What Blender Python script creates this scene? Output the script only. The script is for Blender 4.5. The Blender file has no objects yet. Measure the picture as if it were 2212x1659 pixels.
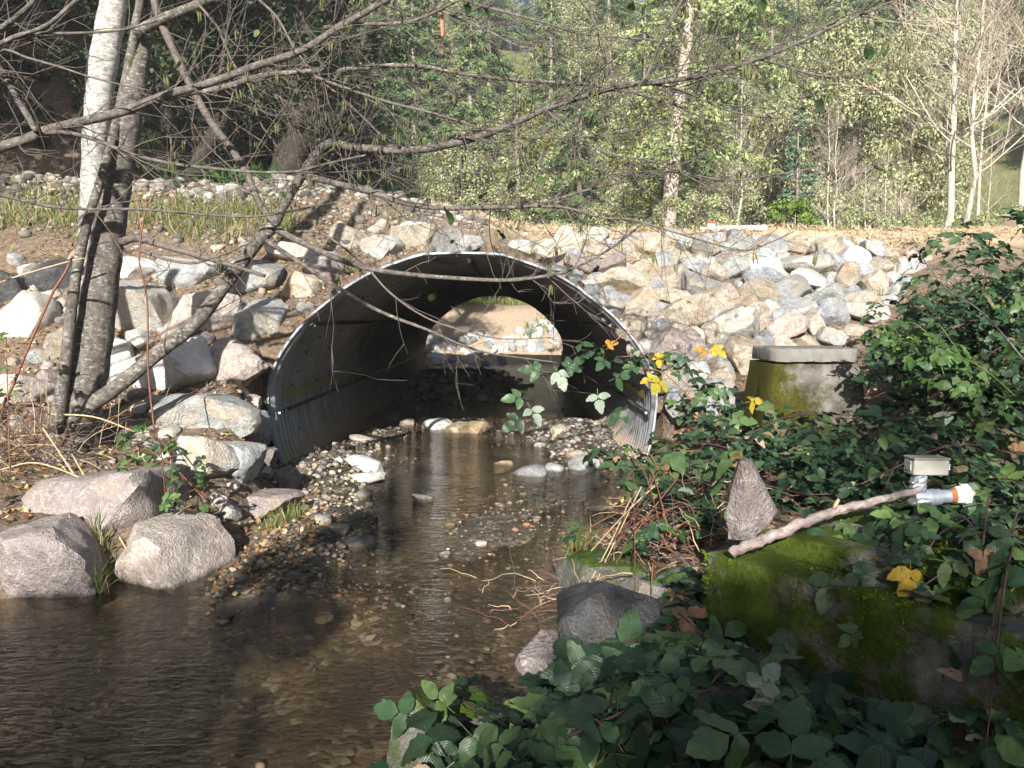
import bpy, bmesh, math, random
import numpy as np
from mathutils import Vector, Matrix, Euler

random.seed(7)
rng = np.random.default_rng(7)
SC = bpy.context.scene
COL = SC.collection
RAD = math.radians

# ----------------------------------------------------------------- camera
CAM = (0.0, 0.0, 1.75)
FPX, CX, CY = 1785.0, 1106.0, 829.5            # focal length and centre, photo measured at 2212 x 1659
PITCH = math.atan(144.5 / 1785.0)
cd = bpy.data.cameras.new('camera')
cd.sensor_width = 36.0
cd.lens = 36.0 * FPX / 2212.0
cd.clip_start = 0.05
cd.clip_end = 2000.0
cam = bpy.data.objects.new('camera', cd)
cam.location = CAM
cam.rotation_euler = (math.pi / 2 - PITCH, 0, 0)
COL.objects.link(cam)
SC.camera = cam

# ----------------------------------------------------------------- sky, sun, exposure
SUN_DIR = Vector((0.11, 1.0, -0.43)).normalized()      # way the light travels
w = bpy.data.worlds.new('World')
SC.world = w
w.use_nodes = True
nt = w.node_tree
bg = nt.nodes['Background']
sky = nt.nodes.new('ShaderNodeTexSky')
sky.sky_type = 'NISHITA'
sky.sun_disc = False
sky.sun_elevation = math.asin(-SUN_DIR.z)
sky.sun_rotation = math.atan2(-SUN_DIR.x, -SUN_DIR.y)
nt.links.new(sky.outputs[0], bg.inputs[0])
bg.inputs[1].default_value = 0.055
sl = bpy.data.lights.new('sun', 'SUN')
sl.energy = 5.0
sl.angle = RAD(0.55)
sl.color = (1.0, 0.965, 0.905)
so = bpy.data.objects.new('sun', sl)
so.rotation_euler = SUN_DIR.to_track_quat('-Z', 'Y').to_euler()
so.location = (-8, -30, 20)
COL.objects.link(so)
SC.view_settings.view_transform = 'Standard'
SC.view_settings.look = 'None'
SC.view_settings.exposure = 1.32
SC.view_settings.gamma = 1.0
SC.render.engine = 'CYCLES'
SC.cycles.use_denoising = True
try:
    SC.cycles.denoiser = 'OPENIMAGEDENOISE'
except Exception:
    pass
SC.cycles.volume_bounces = 0
SC.cycles.max_bounces = 5
SC.cycles.diffuse_bounces = 2
SC.cycles.glossy_bounces = 2
SC.cycles.use_adaptive_sampling = True
SC.cycles.adaptive_threshold = 0.03
SC.cycles.transmission_bounces = 4
SC.cycles.transparent_max_bounces = 12
SC.cycles.caustics_reflective = False
SC.cycles.caustics_refractive = False
SC.cycles.sample_clamp_indirect = 6.0

# ----------------------------------------------------------------- helpers
def P(px, py, y):
    """world point on the sight line of photo pixel (px, py) at distance y along the valley"""
    xr, yr = (px - CX) / FPX, (CY - py) / FPX
    c, s = math.cos(PITCH), math.sin(PITCH)
    d = Vector((xr, c + yr * s, -s + yr * c))
    return Vector(CAM) + d * (y / d.y)

def proj(p):
    c, s = math.cos(PITCH), math.sin(PITCH)
    x, y, z = p[0] - CAM[0], p[1] - CAM[1], p[2] - CAM[2]
    f = y * c - z * s
    u = y * s + z * c
    return (CX + FPX * x / f, CY - FPX * u / f, f)

def sstep(a, b, x):
    t = np.clip((x - a) / (b - a), 0, 1)
    return t * t * (3 - 2 * t)

def _hash(i, j, k, seed):
    h = (i * 374761393 + j * 668265263 + k * 2147483647 + seed * 1274126177) & 0xFFFFFFFF
    h = ((h ^ (h >> 13)) * 1274126177) & 0xFFFFFFFF
    h = h ^ (h >> 16)
    return (h & 0xFFFF) / 32767.5 - 1.0

def vnoise(p, seed=0):
    p = np.asarray(p, float)
    i = np.floor(p).astype(np.int64)
    f = p - i
    f = f * f * (3 - 2 * f)
    r = 0
    for a in (0, 1):
        for b in (0, 1):
            for c in (0, 1):
                wgt = (f[:, 0] if a else 1 - f[:, 0]) * (f[:, 1] if b else 1 - f[:, 1]) * (f[:, 2] if c else 1 - f[:, 2])
                r = r + wgt * _hash(i[:, 0] + a, i[:, 1] + b, i[:, 2] + c, seed)
    return r

def fbm(p, seed=0, oct=4, gain=0.5):
    p = np.asarray(p, float)
    r, a, s = 0, 1.0, 1.0
    for o in range(oct):
        r = r + a * vnoise(p * s + o * 17.3, seed + o)
        a *= gain
        s *= 2.03
    return r

def mkmesh(name, V, F, smooth=True, uv=None):
    me = bpy.data.meshes.new(name)
    V = np.asarray(V, np.float32)
    if isinstance(F, np.ndarray):
        n = F.shape[1]
        me.vertices.add(len(V))
        me.vertices.foreach_set('co', V.ravel())
        me.loops.add(F.size)
        me.loops.foreach_set('vertex_index', F.astype(np.int32).ravel())
        me.polygons.add(len(F))
        me.polygons.foreach_set('loop_start', np.arange(0, F.size, n, dtype=np.int32))
        me.update(calc_edges=True)
    else:
        me.from_pydata([tuple(map(float, v)) for v in V], [], F)
        me.update()
    if uv is not None:
        l = me.uv_layers.new(name='UVMap')
        li = np.empty(len(me.loops), np.int32)
        me.loops.foreach_get('vertex_index', li)
        l.data.foreach_set('uv', np.asarray(uv, np.float32)[li].ravel())
    if smooth:
        me.polygons.foreach_set('use_smooth', np.ones(len(me.polygons), bool))
    return me

def tag(o, label=None, cat=None, group=None, kind=None):
    if label: o['label'] = label
    if cat: o['category'] = cat
    if group: o['group'] = group
    if kind: o['kind'] = kind
    return o

def thing(name, label, cat, loc=(0, 0, 0), group=None):
    o = bpy.data.objects.new(name, None)
    o.empty_display_size = 0.1
    o.location = loc
    COL.objects.link(o)
    return tag(o, label, cat, group)

def absloc(o):
    l = Vector((0, 0, 0))
    while o is not None:
        l += o.location
        o = o.parent
    return l

def obj(name, V, F, m, parent=None, smooth=True, origin=None, uv=None, sharp=None):
    """one mesh object; V is in world space"""
    base = absloc(parent) if parent else Vector((0, 0, 0))
    org = Vector(origin) if origin is not None else base
    V = np.asarray(V, np.float64) - np.array(org)
    me = mkmesh(name, V, F, smooth, uv)
    if sharp is not None and smooth:
        me.set_sharp_from_angle(angle=RAD(sharp))
    if m: me.materials.append(m)
    o = bpy.data.objects.new(name, me)
    COL.objects.link(o)
    if parent: o.parent = parent
    o.location = org - base
    return o

def inst(name, me, loc, rot=(0, 0, 0), scale=(1, 1, 1), parent=None):
    o = bpy.data.objects.new(name, me)
    COL.objects.link(o)
    if parent:
        o.parent = parent
        loc = Vector(loc) - absloc(parent)
    o.location = loc
    o.rotation_euler = rot
    o.scale = scale if hasattr(scale, '__len__') else (scale,) * 3
    return o

class MB:
    """collects many pieces into one vertex and face list"""
    def __init__(s):
        s.V, s.F, s.n = [], [], 0
    def add(s, V, F):
        V = np.asarray(V, float)
        s.V.append(V)
        n = s.n
        s.F += [tuple(i + n for i in f) for f in F]
        s.n += len(V)
    def tube(s, pts, rad, sides=6, cap=True):
        V, F = tube(pts, rad, sides, cap)
        s.add(V, F)
    def box(s, c, d, R=None):
        V, F = boxvf(c, d, R)
        s.add(V, F)
    def obj(s, name, m, parent=None, **k):
        return obj(name, np.vstack(s.V), s.F, m, parent, **k)

def boxvf(c, d, R=None, bev=0.0):
    bm = bmesh.new()
    bmesh.ops.create_cube(bm, size=1.0)
    for v in bm.verts:
        v.co = Vector((v.co.x * d[0], v.co.y * d[1], v.co.z * d[2]))
    if bev > 0:
        bmesh.ops.bevel(bm, geom=bm.edges[:], offset=bev, segments=2, affect='EDGES', profile=0.6)
    bm.verts.ensure_lookup_table()
    V = [Vector(v.co) for v in bm.verts]
    if R is not None: V = [R @ v for v in V]
    V = [v + Vector(c) for v in V]
    F = [tuple(v.index for v in f.verts) for f in bm.faces]
    bm.free()
    return np.array(V), F

def tube(pts, rad, sides=6, cap=True):
    pts = np.asarray([tuple(p) for p in pts], float)
    n = len(pts)
    rad = np.broadcast_to(np.asarray(rad, float), (n,))
    T = np.gradient(pts, axis=0)
    T /= np.linalg.norm(T, axis=1)[:, None] + 1e-9
    a = np.array([0, 0, 1.0]) if abs(T[0][2]) < 0.9 else np.array([1.0, 0, 0])
    U = np.cross(T[0], a); U /= np.linalg.norm(U)
    ang = np.arange(sides) * 2 * math.pi / sides
    V = np.empty((n, sides, 3))
    for i in range(n):
        U = U - T[i] * np.dot(U, T[i])
        U /= np.linalg.norm(U) + 1e-9
        W = np.cross(T[i], U)
        V[i] = pts[i] + rad[i] * (np.cos(ang)[:, None] * U + np.sin(ang)[:, None] * W)
    F = []
    for i in range(n - 1):
        for j in range(sides):
            k = (j + 1) % sides
            F.append((i * sides + j, i * sides + k, (i + 1) * sides + k, (i + 1) * sides + j))
    if cap:
        F.append(tuple(range(sides))[::-1])
        F.append(tuple((n - 1) * sides + j for j in range(sides)))
    return V.reshape(-1, 3), F

def smooth_path(pts, rad, per=5, jit=0.0):
    """Catmull-Rom through 3-D points"""
    p = np.asarray([tuple(q) for q in pts], float)
    r = np.asarray(rad, float)
    if len(p) == 2:
        t = np.linspace(0, 1, per + 1)[:, None]
        return p[0] * (1 - t) + p[1] * t, np.interp(t[:, 0], [0, 1], r)
    q = np.vstack([2 * p[0] - p[1], p, 2 * p[-1] - p[-2]])
    out, ro = [], []
    for i in range(len(p) - 1):
        a, b, c, d = q[i:i + 4]
        for k in range(per):
            t = k / per
            out.append(0.5 * (2 * b + (c - a) * t + (2 * a - 5 * b + 4 * c - d) * t * t + (3 * b - a - 3 * c + d) * t ** 3))
            ro.append(r[i] * (1 - t) + r[i + 1] * t)
    out.append(p[-1]); ro.append(r[-1])
    out = np.array(out)
    if jit:
        out = out + rng.normal(0, jit, out.shape)
    return out, np.array(ro)

# ----------------------------------------------------------------- material helpers
class NM:
    def __init__(s, name):
        s.m = bpy.data.materials.new(name)
        s.m.use_nodes = True
        s.t = s.m.node_tree
        s.b = s.t.nodes['Principled BSDF']
        s.out = s.t.nodes['Material Output']
    def n(s, kind, **kw):
        nd = s.t.nodes.new('ShaderNode' + kind)
        for k, v in kw.items():
            if k.startswith('i_'):
                key = k[2:].replace('_', ' ')
                nd.inputs[key].default_value = v
            else:
                setattr(nd, k, v)
        return nd
    def l(s, a, b):
        s.t.links.new(a, b)
    def co(s, which='Object', scale=None):
        tc = s.n('TexCoord')
        o = tc.outputs[which]
        if scale is not None:
            mp = s.n('Mapping')
            mp.inputs['Scale'].default_value = scale
            s.l(o, mp.inputs[0])
            o = mp.outputs[0]
        return o
    def noise(s, vec, scale, detail=4, rough=0.55, dist=0.0):
        nd = s.n('TexNoise')
        nd.inputs['Scale'].default_value = scale
        nd.inputs['Detail'].default_value = detail
        nd.inputs['Roughness'].default_value = rough
        nd.inputs['Distortion'].default_value = dist
        if vec is not None: s.l(vec, nd.inputs['Vector'])
        return nd.outputs[0]
    def vor(s, vec, scale, feature='F1', out='Distance'):
        nd = s.n('TexVoronoi', feature=feature)
        nd.inputs['Scale'].default_value = scale
        if vec is not None: s.l(vec, nd.inputs['Vector'])
        return nd.outputs[out]
    def ramp(s, fac, stops, interp='LINEAR'):
        nd = s.n('ValToRGB')
        cr = nd.color_ramp
        cr.interpolation = interp
        while len(cr.elements) > 1: cr.elements.remove(cr.elements[0])
        cr.elements[0].position = stops[0][0]
        cr.elements[0].color = c4(stops[0][1])
        for p, c in stops[1:]:
            e = cr.elements.new(p)
            e.color = c4(c)
        s.l(fac, nd.inputs[0])
        return nd.outputs[0]
    def mix(s, fac, a, b, blend='MIX'):
        nd = s.n('Mix', data_type='RGBA', blend_type=blend)
        for sock, v in ((nd.inputs[0], fac), (nd.inputs[6], a), (nd.inputs[7], b)):
            if isinstance(v, (int, float)): sock.default_value = v
            elif isinstance(v, tuple): sock.default_value = c4(v)
            else: s.l(v, sock)
        return nd.outputs[2]
    def math(s, op, a, b=None):
        nd = s.n('Math', operation=op)
        for sock, v in ((nd.inputs[0], a), (nd.inputs[1], b)):
            if v is None: continue
            if isinstance(v, (int, float)): sock.default_value = v
            else: s.l(v, sock)
        return nd.outputs[0]
    def add(s, vec, v):
        nd = s.n('VectorMath', operation='ADD')
        s.l(vec, nd.inputs[0]); s.l(v, nd.inputs[1])
        return nd.outputs[0]
    def bump(s, h, strength=0.5, dist=0.02, normal=None):
        nd = s.n('Bump')
        nd.inputs['Strength'].default_value = strength
        nd.inputs['Distance'].default_value = dist
        s.l(h, nd.inputs['Height'])
        if normal is not None: s.l(normal, nd.inputs['Normal'])
        return nd.outputs[0]
    def fin(s, col=None, rough=0.8, normal=None, spec=0.3, metal=None):
        if col is not None:
            if isinstance(col, tuple): s.b.inputs['Base Color'].default_value = c4(col)
            else: s.l(col, s.b.inputs['Base Color'])
        if isinstance(rough, (int, float)): s.b.inputs['Roughness'].default_value = rough
        else: s.l(rough, s.b.inputs['Roughness'])
        s.b.inputs['Specular IOR Level'].default_value = spec
        if normal is not None: s.l(normal, s.b.inputs['Normal'])
        if metal is not None: s.b.inputs['Metallic'].default_value = metal
        return s.m
    def rnd(s):
        return s.n('ObjectInfo').outputs['Random']
    def isl(s):
        return s.n('NewGeometry').outputs['Random Per Island']

def c4(c):
    return (c[0], c[1], c[2], 1.0)

def world_shift(s, vec):
    """shift texture space by each object's random number so that copies differ"""
    cm = s.n('CombineXYZ')
    r = s.math('MULTIPLY', s.rnd(), 37.0)
    s.l(r, cm.inputs[0]); s.l(r, cm.inputs[1]); s.l(r, cm.inputs[2])
    return s.add(vec, cm.outputs[0])

def rock_mat(name, c_dark, c_mid, c_light, stain, tint=0.5, moss=0.0, wet=False, stainfac=0.62):
    s = NM(name)
    geo = s.n('NewGeometry').outputs['Position']
    v = world_shift(s, geo)
    n1 = s.noise(v, 2.6, 4, 0.65, 0.4)
    n2 = s.noise(v, 8.0, 6, 0.74)
    n3 = s.noise(v, 55.0, 2, 0.7)
    col = s.ramp(n2, [(0.25, c_dark), (0.48, c_mid), (0.75, c_light)])
    col = s.mix(s.ramp(n1, [(stainfac - 0.12, (0, 0, 0)), (stainfac + 0.08, (1, 1, 1))]), col, stain)
    col = s.mix(0.45, col, s.ramp(n3, [(0.3, (0.35, 0.35, 0.35)), (0.7, (1.0, 1.0, 1.0))]), 'MULTIPLY')
    # veins / pale scars
    vein = s.noise(v, 4.0, 5, 0.75, 1.2)
    vm = s.ramp(vein, [(0.485, (0, 0, 0)), (0.5, (1, 1, 1)), (0.515, (0, 0, 0))])
    col = s.mix(s.math('MULTIPLY', vm, 0.55), col, tuple(min(0.75, c * 1.5) for c in c_light))
    hv = s.n('HueSaturation')
    hv.inputs['Saturation'].default_value = 0.9
    rr = s.math('ADD', s.math('MULTIPLY', s.rnd(), 0.5), 0.78)
    s.l(rr, hv.inputs['Value'])
    s.l(col, hv.inputs['Color'])
    col = hv.outputs[0]
    if moss > 0:
        nz = s.n('SeparateXYZ')
        s.l(s.n('NewGeometry').outputs['Normal'], nz.inputs[0])
        mk = s.math('MULTIPLY', s.ramp(s.noise(v, 5.0, 6, 0.7), [(0.6 - moss * 0.2, (0, 0, 0)), (0.7 - moss * 0.2, (1, 1, 1))]), s.ramp(nz.outputs[2], [(0.0, (0.2, 0.2, 0.2)), (0.6, (1, 1, 1))]))
        col = s.mix(mk, col, (0.05, 0.085, 0.012))
    h = s.math('ADD', s.math('MULTIPLY', n2, 1.0), s.math('MULTIPLY', n3, 0.25))
    sz_ = s.n('SeparateXYZ'); s.l(geo, sz_.inputs[0])
    wetm = s.ramp(s.math('ADD', sz_.outputs[2], s.math('MULTIPLY', n2, 0.06)), [(0.035, (1, 1, 1)), (0.06, (0, 0, 0))])
    col = s.mix(s.math('MULTIPLY', wetm, 0.75), col, (0.06, 0.05, 0.038))
    rgh = s.ramp(wetm, [(0.0, (0.85, 0.85, 0.85)), (1.0, (0.25, 0.25, 0.25))])
    return s.fin(col, rgh, s.bump(h, 0.95, 0.05), 0.5 if wet else 0.25)

ROCK = {
    'tan':    rock_mat('rock_tan', (0.20, 0.155, 0.11), (0.37, 0.31, 0.235), (0.52, 0.47, 0.39), (0.36, 0.25, 0.14)),
    'cream':  rock_mat('rock_cream', (0.33, 0.29, 0.23), (0.52, 0.48, 0.41), (0.64, 0.61, 0.56), (0.42, 0.34, 0.24)),
    'grey':   rock_mat('rock_grey', (0.17, 0.175, 0.175), (0.30, 0.31, 0.31), (0.45, 0.46, 0.46), (0.40, 0.32, 0.22), stainfac=0.56),
    'bluish': rock_mat('rock_bluish', (0.14, 0.15, 0.165), (0.26, 0.275, 0.295), (0.44, 0.455, 0.47), (0.34, 0.29, 0.22), stainfac=0.6),
    'greenish': rock_mat('rock_greenish', (0.16, 0.175, 0.165), (0.28, 0.305, 0.285), (0.45, 0.475, 0.45), (0.36, 0.30, 0.21), stainfac=0.6),
    'pinkish': rock_mat('rock_pinkish', (0.22, 0.165, 0.135), (0.39, 0.32, 0.275), (0.53, 0.46, 0.41), (0.34, 0.26, 0.20)),
    'purple': rock_mat('rock_purple', (0.13, 0.105, 0.105), (0.235, 0.195, 0.185), (0.34, 0.29, 0.27), (0.28, 0.22, 0.16)),
    'white':  rock_mat('rock_white', (0.40, 0.385, 0.36), (0.62, 0.60, 0.57), (0.74, 0.73, 0.71), (0.46, 0.40, 0.32), stainfac=0.7),
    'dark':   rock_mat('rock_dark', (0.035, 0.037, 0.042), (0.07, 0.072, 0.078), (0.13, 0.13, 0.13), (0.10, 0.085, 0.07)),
    'mossy':  rock_mat('rock_mossy', (0.10, 0.095, 0.085), (0.18, 0.17, 0.15), (0.28, 0.265, 0.24), (0.16, 0.13, 0.09), moss=1.0),
    'orange': rock_mat('rock_orange', (0.34, 0.23, 0.11), (0.50, 0.36, 0.20), (0.64, 0.54, 0.40), (0.50, 0.30, 0.12)),
}

def soil_mat():
    s = NM('soil')
    pos = s.n('NewGeometry').outputs['Position']
    sep = s.n('SeparateXYZ'); s.l(pos, sep.inputs[0])
    n1 = s.noise(pos, 0.9, 3, 0.6)
    n2 = s.noise(pos, 14.0, 6, 0.74)
    base = s.ramp(n2, [(0.28, (0.06, 0.043, 0.03)), (0.5, (0.165, 0.12, 0.085)), (0.72, (0.31, 0.24, 0.175))])
    pebc = s.vor(pos, 26.0, 'F1', 'Color')
    pebd = s.vor(pos, 26.0, 'F1', 'Distance')
    pm = s.math('MULTIPLY', s.ramp(pebd, [(0.26, (1, 1, 1)), (0.36, (0, 0, 0))]), s.ramp(n1, [(0.42, (0, 0, 0)), (0.62, (1, 1, 1))]))
    sp = s.n('SeparateColor'); s.l(pebc, sp.inputs[0])
    peb = s.ramp(sp.outputs[0], [(0.0, (0.12, 0.11, 0.10)), (0.5, (0.28, 0.24, 0.20)), (1.0, (0.46, 0.42, 0.37))])
    col = s.mix(pm, base, peb)
    # straw mulch on the embankment crest, towards the road
    yy = s.ramp(s.math('DIVIDE', sep.outputs[1], 40.0), [(0.315, (0, 0, 0)), (0.36, (1, 1, 1)), (0.62, (1, 1, 1)), (0.65, (0, 0, 0))])
    xx = s.ramp(s.math('ADD', s.math('DIVIDE', sep.outputs[0], 20.0), 0.5), [(0.40, (0, 0, 0)), (0.52, (1, 1, 1))])
    st = s.noise(pos, 30.0, 5, 0.7, 2.0)
    straw = s.ramp(st, [(0.3, (0.26, 0.18, 0.11)), (0.5, (0.50, 0.38, 0.25)), (0.7, (0.68, 0.56, 0.40))])
    smask = s.math('MULTIPLY', s.math('MULTIPLY', yy, xx), s.ramp(s.noise(pos, 1.6, 5, 0.6), [(0.34, (0, 0, 0)), (0.5, (1, 1, 1))]))
    col = s.mix(smask, col, straw)
    # far slope: dry pale earth
    far = s.ramp(s.math('DIVIDE', sep.outputs[1], 60.0), [(0.47, (0, 0, 0)), (0.49, (1, 1, 1)), (0.60, (1, 1, 1)), (0.62, (0, 0, 0))])
    col = s.mix(far, col, s.ramp(n2, [(0.3, (0.25, 0.18, 0.12)), (0.55, (0.44, 0.34, 0.25)), (0.75, (0.55, 0.45, 0.34))]))
    # forest floor on the hill
    hill = s.ramp(s.math('DIVIDE', sep.outputs[1], 100.0), [(0.36, (0, 0, 0)), (0.40, (1, 1, 1))])
    col = s.mix(hill, col, s.ramp(s.noise(pos, 0.5, 8, 0.75), [(0.3, (0.05, 0.06, 0.02)), (0.5, (0.11, 0.13, 0.045)), (0.7, (0.19, 0.15, 0.09))]))
    h = n2
    return s.fin(col, 0.95, s.bump(h, 0.9, 0.04), 0.1)

def bed_mat():
    s = NM('stream_gravel_bed')
    pos = s.n('NewGeometry').outputs['Position']
    sep = s.n('SeparateXYZ'); s.l(pos, sep.inputs[0])
    wob = s.n('TexNoise'); wob.inputs['Scale'].default_value = 9.0; wob.inputs['Detail'].default_value = 3
    s.l(pos, wob.inputs['Vector'])
    sc2 = s.n('VectorMath', operation='SCALE'); sc2.inputs['Scale'].default_value = 0.12
    s.l(wob.outputs['Color'], sc2.inputs[0])
    vp = s.add(pos, sc2.outputs[0])
    pebc = s.vor(vp, 24.0, 'F1', 'Color')
    pebd = s.vor(vp, 24.0, 'F1', 'Distance')
    sp = s.n('SeparateColor'); s.l(pebc, sp.inputs[0])
    peb = s.ramp(sp.outputs[0], [(0.0, (0.045, 0.038, 0.03)), (0.35, (0.11, 0.085, 0.055)), (0.6, (0.16, 0.115, 0.065)), (0.85, (0.19, 0.18, 0.155)), (1.0, (0.38, 0.33, 0.26))])
    silt = s.ramp(s.noise(pos, 22.0, 6, 0.7), [(0.3, (0.03, 0.024, 0.017)), (0.7, (0.10, 0.08, 0.056))])
    col = s.mix(s.ramp(s.noise(pos, 1.7, 5, 0.6), [(0.40, (0, 0, 0)), (0.60, (1, 1, 1))]), silt, peb)
    # algae-brown below the water
    col = s.mix(s.ramp(sep.outputs[2], [(0.0, (1, 1, 1)), (0.02, (0, 0, 0))]), col, s.mix(0.5, col, (0.66, 0.57, 0.44), 'MULTIPLY'))
    h = s.math('SUBTRACT', 0.5, pebd)
    return s.fin(col, 0.7, s.bump(h, 0.45, 0.02), 0.3)

def water_mat():
    s = NM('stream_water')
    nt = s.t
    pos = s.n('NewGeometry').outputs['Position']
    mp = s.n('Mapping'); mp.inputs['Scale'].default_value = (1.0, 2.2, 1.0); mp.inputs['Rotation'].default_value = (0, 0, 0.35)
    s.l(pos, mp.inputs[0])
    n1 = s.noise(mp.outputs[0], 7.0, 3, 0.5, 0.8)
    n2 = s.noise(mp.outputs[0], 26.0, 3, 0.6, 0.5)
    n3 = s.noise(pos, 1.4, 3, 0.5)
    amp = s.ramp(n3, [(0.35, (0.12, 0.12, 0.12)), (0.65, (1, 1, 1))])
    h = s.math('ADD', s.math('MULTIPLY', n1, 0.7), s.math('MULTIPLY', s.math('MULTIPLY', n2, 0.5), amp))
    nor = s.bump(h, 0.42, 0.05)
    dt = s.n('VectorMath', operation='DOT_PRODUCT')
    s.l(nor, dt.inputs[0]); s.l(s.n('NewGeometry').outputs['Incoming'], dt.inputs[1])
    cth = s.math('ABSOLUTE', dt.outputs['Value'])
    frs = s.math('ADD', 0.02, s.math('MULTIPLY', 0.98, s.math('POWER', s.math('SUBTRACT', 1.0, cth), 5.0)))
    tr = s.n('BsdfTransparent'); tr.inputs['Color'].default_value = (0.80, 0.76, 0.67, 1)
    gl = s.n('BsdfGlossy'); gl.inputs['Roughness'].default_value = 0.03
    s.l(nor, gl.inputs['Normal'])
    mx = s.n('MixShader')
    s.l(frs, mx.inputs[0]); s.l(tr.outputs[0], mx.inputs[1]); s.l(gl.outputs[0], mx.inputs[2])
    nt.nodes.remove(s.b)
    s.l(mx.outputs[0], s.out.inputs['Surface'])
    return s.m

def leaf_mat(name, cols, trans=0.25, rough=0.5, isl=False, spec=0.4, veins=False, hue=0.0):
    s = NM(name)
    r = s.isl() if isl else s.rnd()
    col = s.ramp(r, cols)
    pos = s.n('NewGeometry').outputs['Position']
    if not isl:
        blot = s.noise(pos, 60.0, 2, 0.7)
        col = s.mix(0.55, col, s.ramp(blot, [(0.3, (0.55, 0.55, 0.55)), (0.7, (1.25, 1.25, 1.25))]), 'MULTIPLY')
    normal = None
    if veins:
        uv = s.n('TexCoord').outputs['UV']
        sp = s.n('SeparateXYZ'); s.l(uv, sp.inputs[0])
        ax = s.math('ABSOLUTE', sp.outputs[0])
        ph = s.math('FRACT', s.math('MULTIPLY', s.math('SUBTRACT', sp.outputs[1], s.math('MULTIPLY', ax, 0.45)), 8.0))
        tri = s.math('ABSOLUTE', s.math('SUBTRACT', ph, 0.5))
        vl = s.ramp(tri, [(0.0, (1, 1, 1)), (0.09, (0, 0, 0))])
        ml = s.ramp(ax, [(0.0, (1, 1, 1)), (0.05, (0, 0, 0))])
        vm = s.math('MAXIMUM', s.math('MULTIPLY', vl, 0.6), ml)
        col = s.mix(s.math('MULTIPLY', vm, 0.2), col, (0.16, 0.21, 0.11))
        spot = s.noise(world_shift(s, pos), 28.0, 3, 0.6)
        col = s.mix(s.ramp(spot, [(0.66, (0, 0, 0)), (0.72, (1, 1, 1))]), col, (0.12, 0.07, 0.03))
        normal = s.bump(tri, 0.3, 0.005)
    s.fin(col, rough, normal, spec)
    if trans > 0:
        t = s.n('BsdfTranslucent')
        s.l(col, t.inputs[0])
        mx = s.n('MixShader'); mx.inputs[0].default_value = trans
        s.l(s.b.outputs[0], mx.inputs[1]); s.l(t.outputs[0], mx.inputs[2])
        s.l(mx.outputs[0], s.out.inputs['Surface'])
    return s.m

def bark_mat(name, dark, mid, light, lichen=None, vscale=(1, 1, 0.25), bump=0.5, licfac=0.58):
    s = NM(name)
    pos = s.n('NewGeometry').outputs['Position']
    mp = s.n('Mapping'); mp.inputs['Scale'].default_value = vscale
    s.l(pos, mp.inputs[0])
    n1 = s.noise(mp.outputs[0], 26.0, 6, 0.65)
    col = s.ramp(n1, [(0.3, dark), (0.5, mid), (0.72, light)])
    if lichen:
        m2 = s.n('Mapping'); m2.inputs['Scale'].default_value = (1, 1, 2.6)
        s.l(pos, m2.inputs[0])
        lm = s.ramp(s.noise(m2.outputs[0], 17.0, 7, 0.72), [(licfac - 0.05, (0, 0, 0)), (licfac + 0.05, (1, 1, 1))])
        big = s.ramp(s.noise(pos, 3.0, 4, 0.6), [(0.3, (0.25, 0.25, 0.25)), (0.6, (1, 1, 1))])
        col = s.mix(s.math('MULTIPLY', lm, big), col, lichen)
    return s.fin(col, 0.85, s.bump(n1, bump, 0.015), 0.2)

def plain(name, c, rough=0.7, metal=0.0, var=0.25, scale=30.0, bump=0.15, spec=0.3):
    s = NM(name)
    pos = s.n('NewGeometry').outputs['Position']
    n1 = s.noise(pos, scale, 6, 0.65)
    lo = tuple(x * (1 - var) for x in c); hi = tuple(min(1, x * (1 + var)) for x in c)
    return s.fin(s.ramp(n1, [(0.3, lo), (0.7, hi)]), rough, s.bump(n1, bump, 0.01), spec, metal)

def galv_mat():
    s = NM('galvanised_steel')
    pos = s.n('NewGeometry').outputs['Position']
    n1 = s.noise(pos, 2.5, 6, 0.6)
    n2 = s.noise(pos, 40.0, 4, 0.6)
    col = s.ramp(n1, [(0.3, (0.21, 0.222, 0.235)), (0.6, (0.34, 0.355, 0.375)), (0.8, (0.45, 0.47, 0.49))])
    col = s.mix(0.35, col, s.ramp(n2, [(0.3, (0.5, 0.5, 0.5)), (0.7, (1.1, 1.1, 1.1))]), 'MULTIPLY')
    mpx = s.n('Mapping'); mpx.inputs['Scale'].default_value = (1.0, 9.0, 0.6)
    s.l(pos, mpx.inputs[0])
    stk = s.noise(mpx.outputs[0], 1.6, 4, 0.65)
    col = s.mix(s.ramp(stk, [(0.52, (0, 0, 0)), (0.70, (0.75, 0.75, 0.75))]), col, (0.17, 0.13, 0.09))
    sep = s.n('SeparateXYZ'); s.l(pos, sep.inputs[0])
    zz = s.math('ADD', sep.outputs[2], s.math('MULTIPLY', s.math('SUBTRACT', n1, 0.5), 0.35))
    silt = s.ramp(zz, [(0.05, (1, 1, 1)), (0.32, (0, 0, 0))])
    col = s.mix(silt, col, (0.30, 0.235, 0.16))
    s.fin(col, s.ramp(silt, [(0.0, (0.42, 0.42, 0.42)), (1.0, (0.8, 0.8, 0.8))]), s.bump(n2, 0.1, 0.004), 0.5)
    s.l(s.ramp(silt, [(0.0, (0.4, 0.4, 0.4)), (1.0, (0, 0, 0))]), s.b.inputs['Metallic'])
    return s.m

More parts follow.
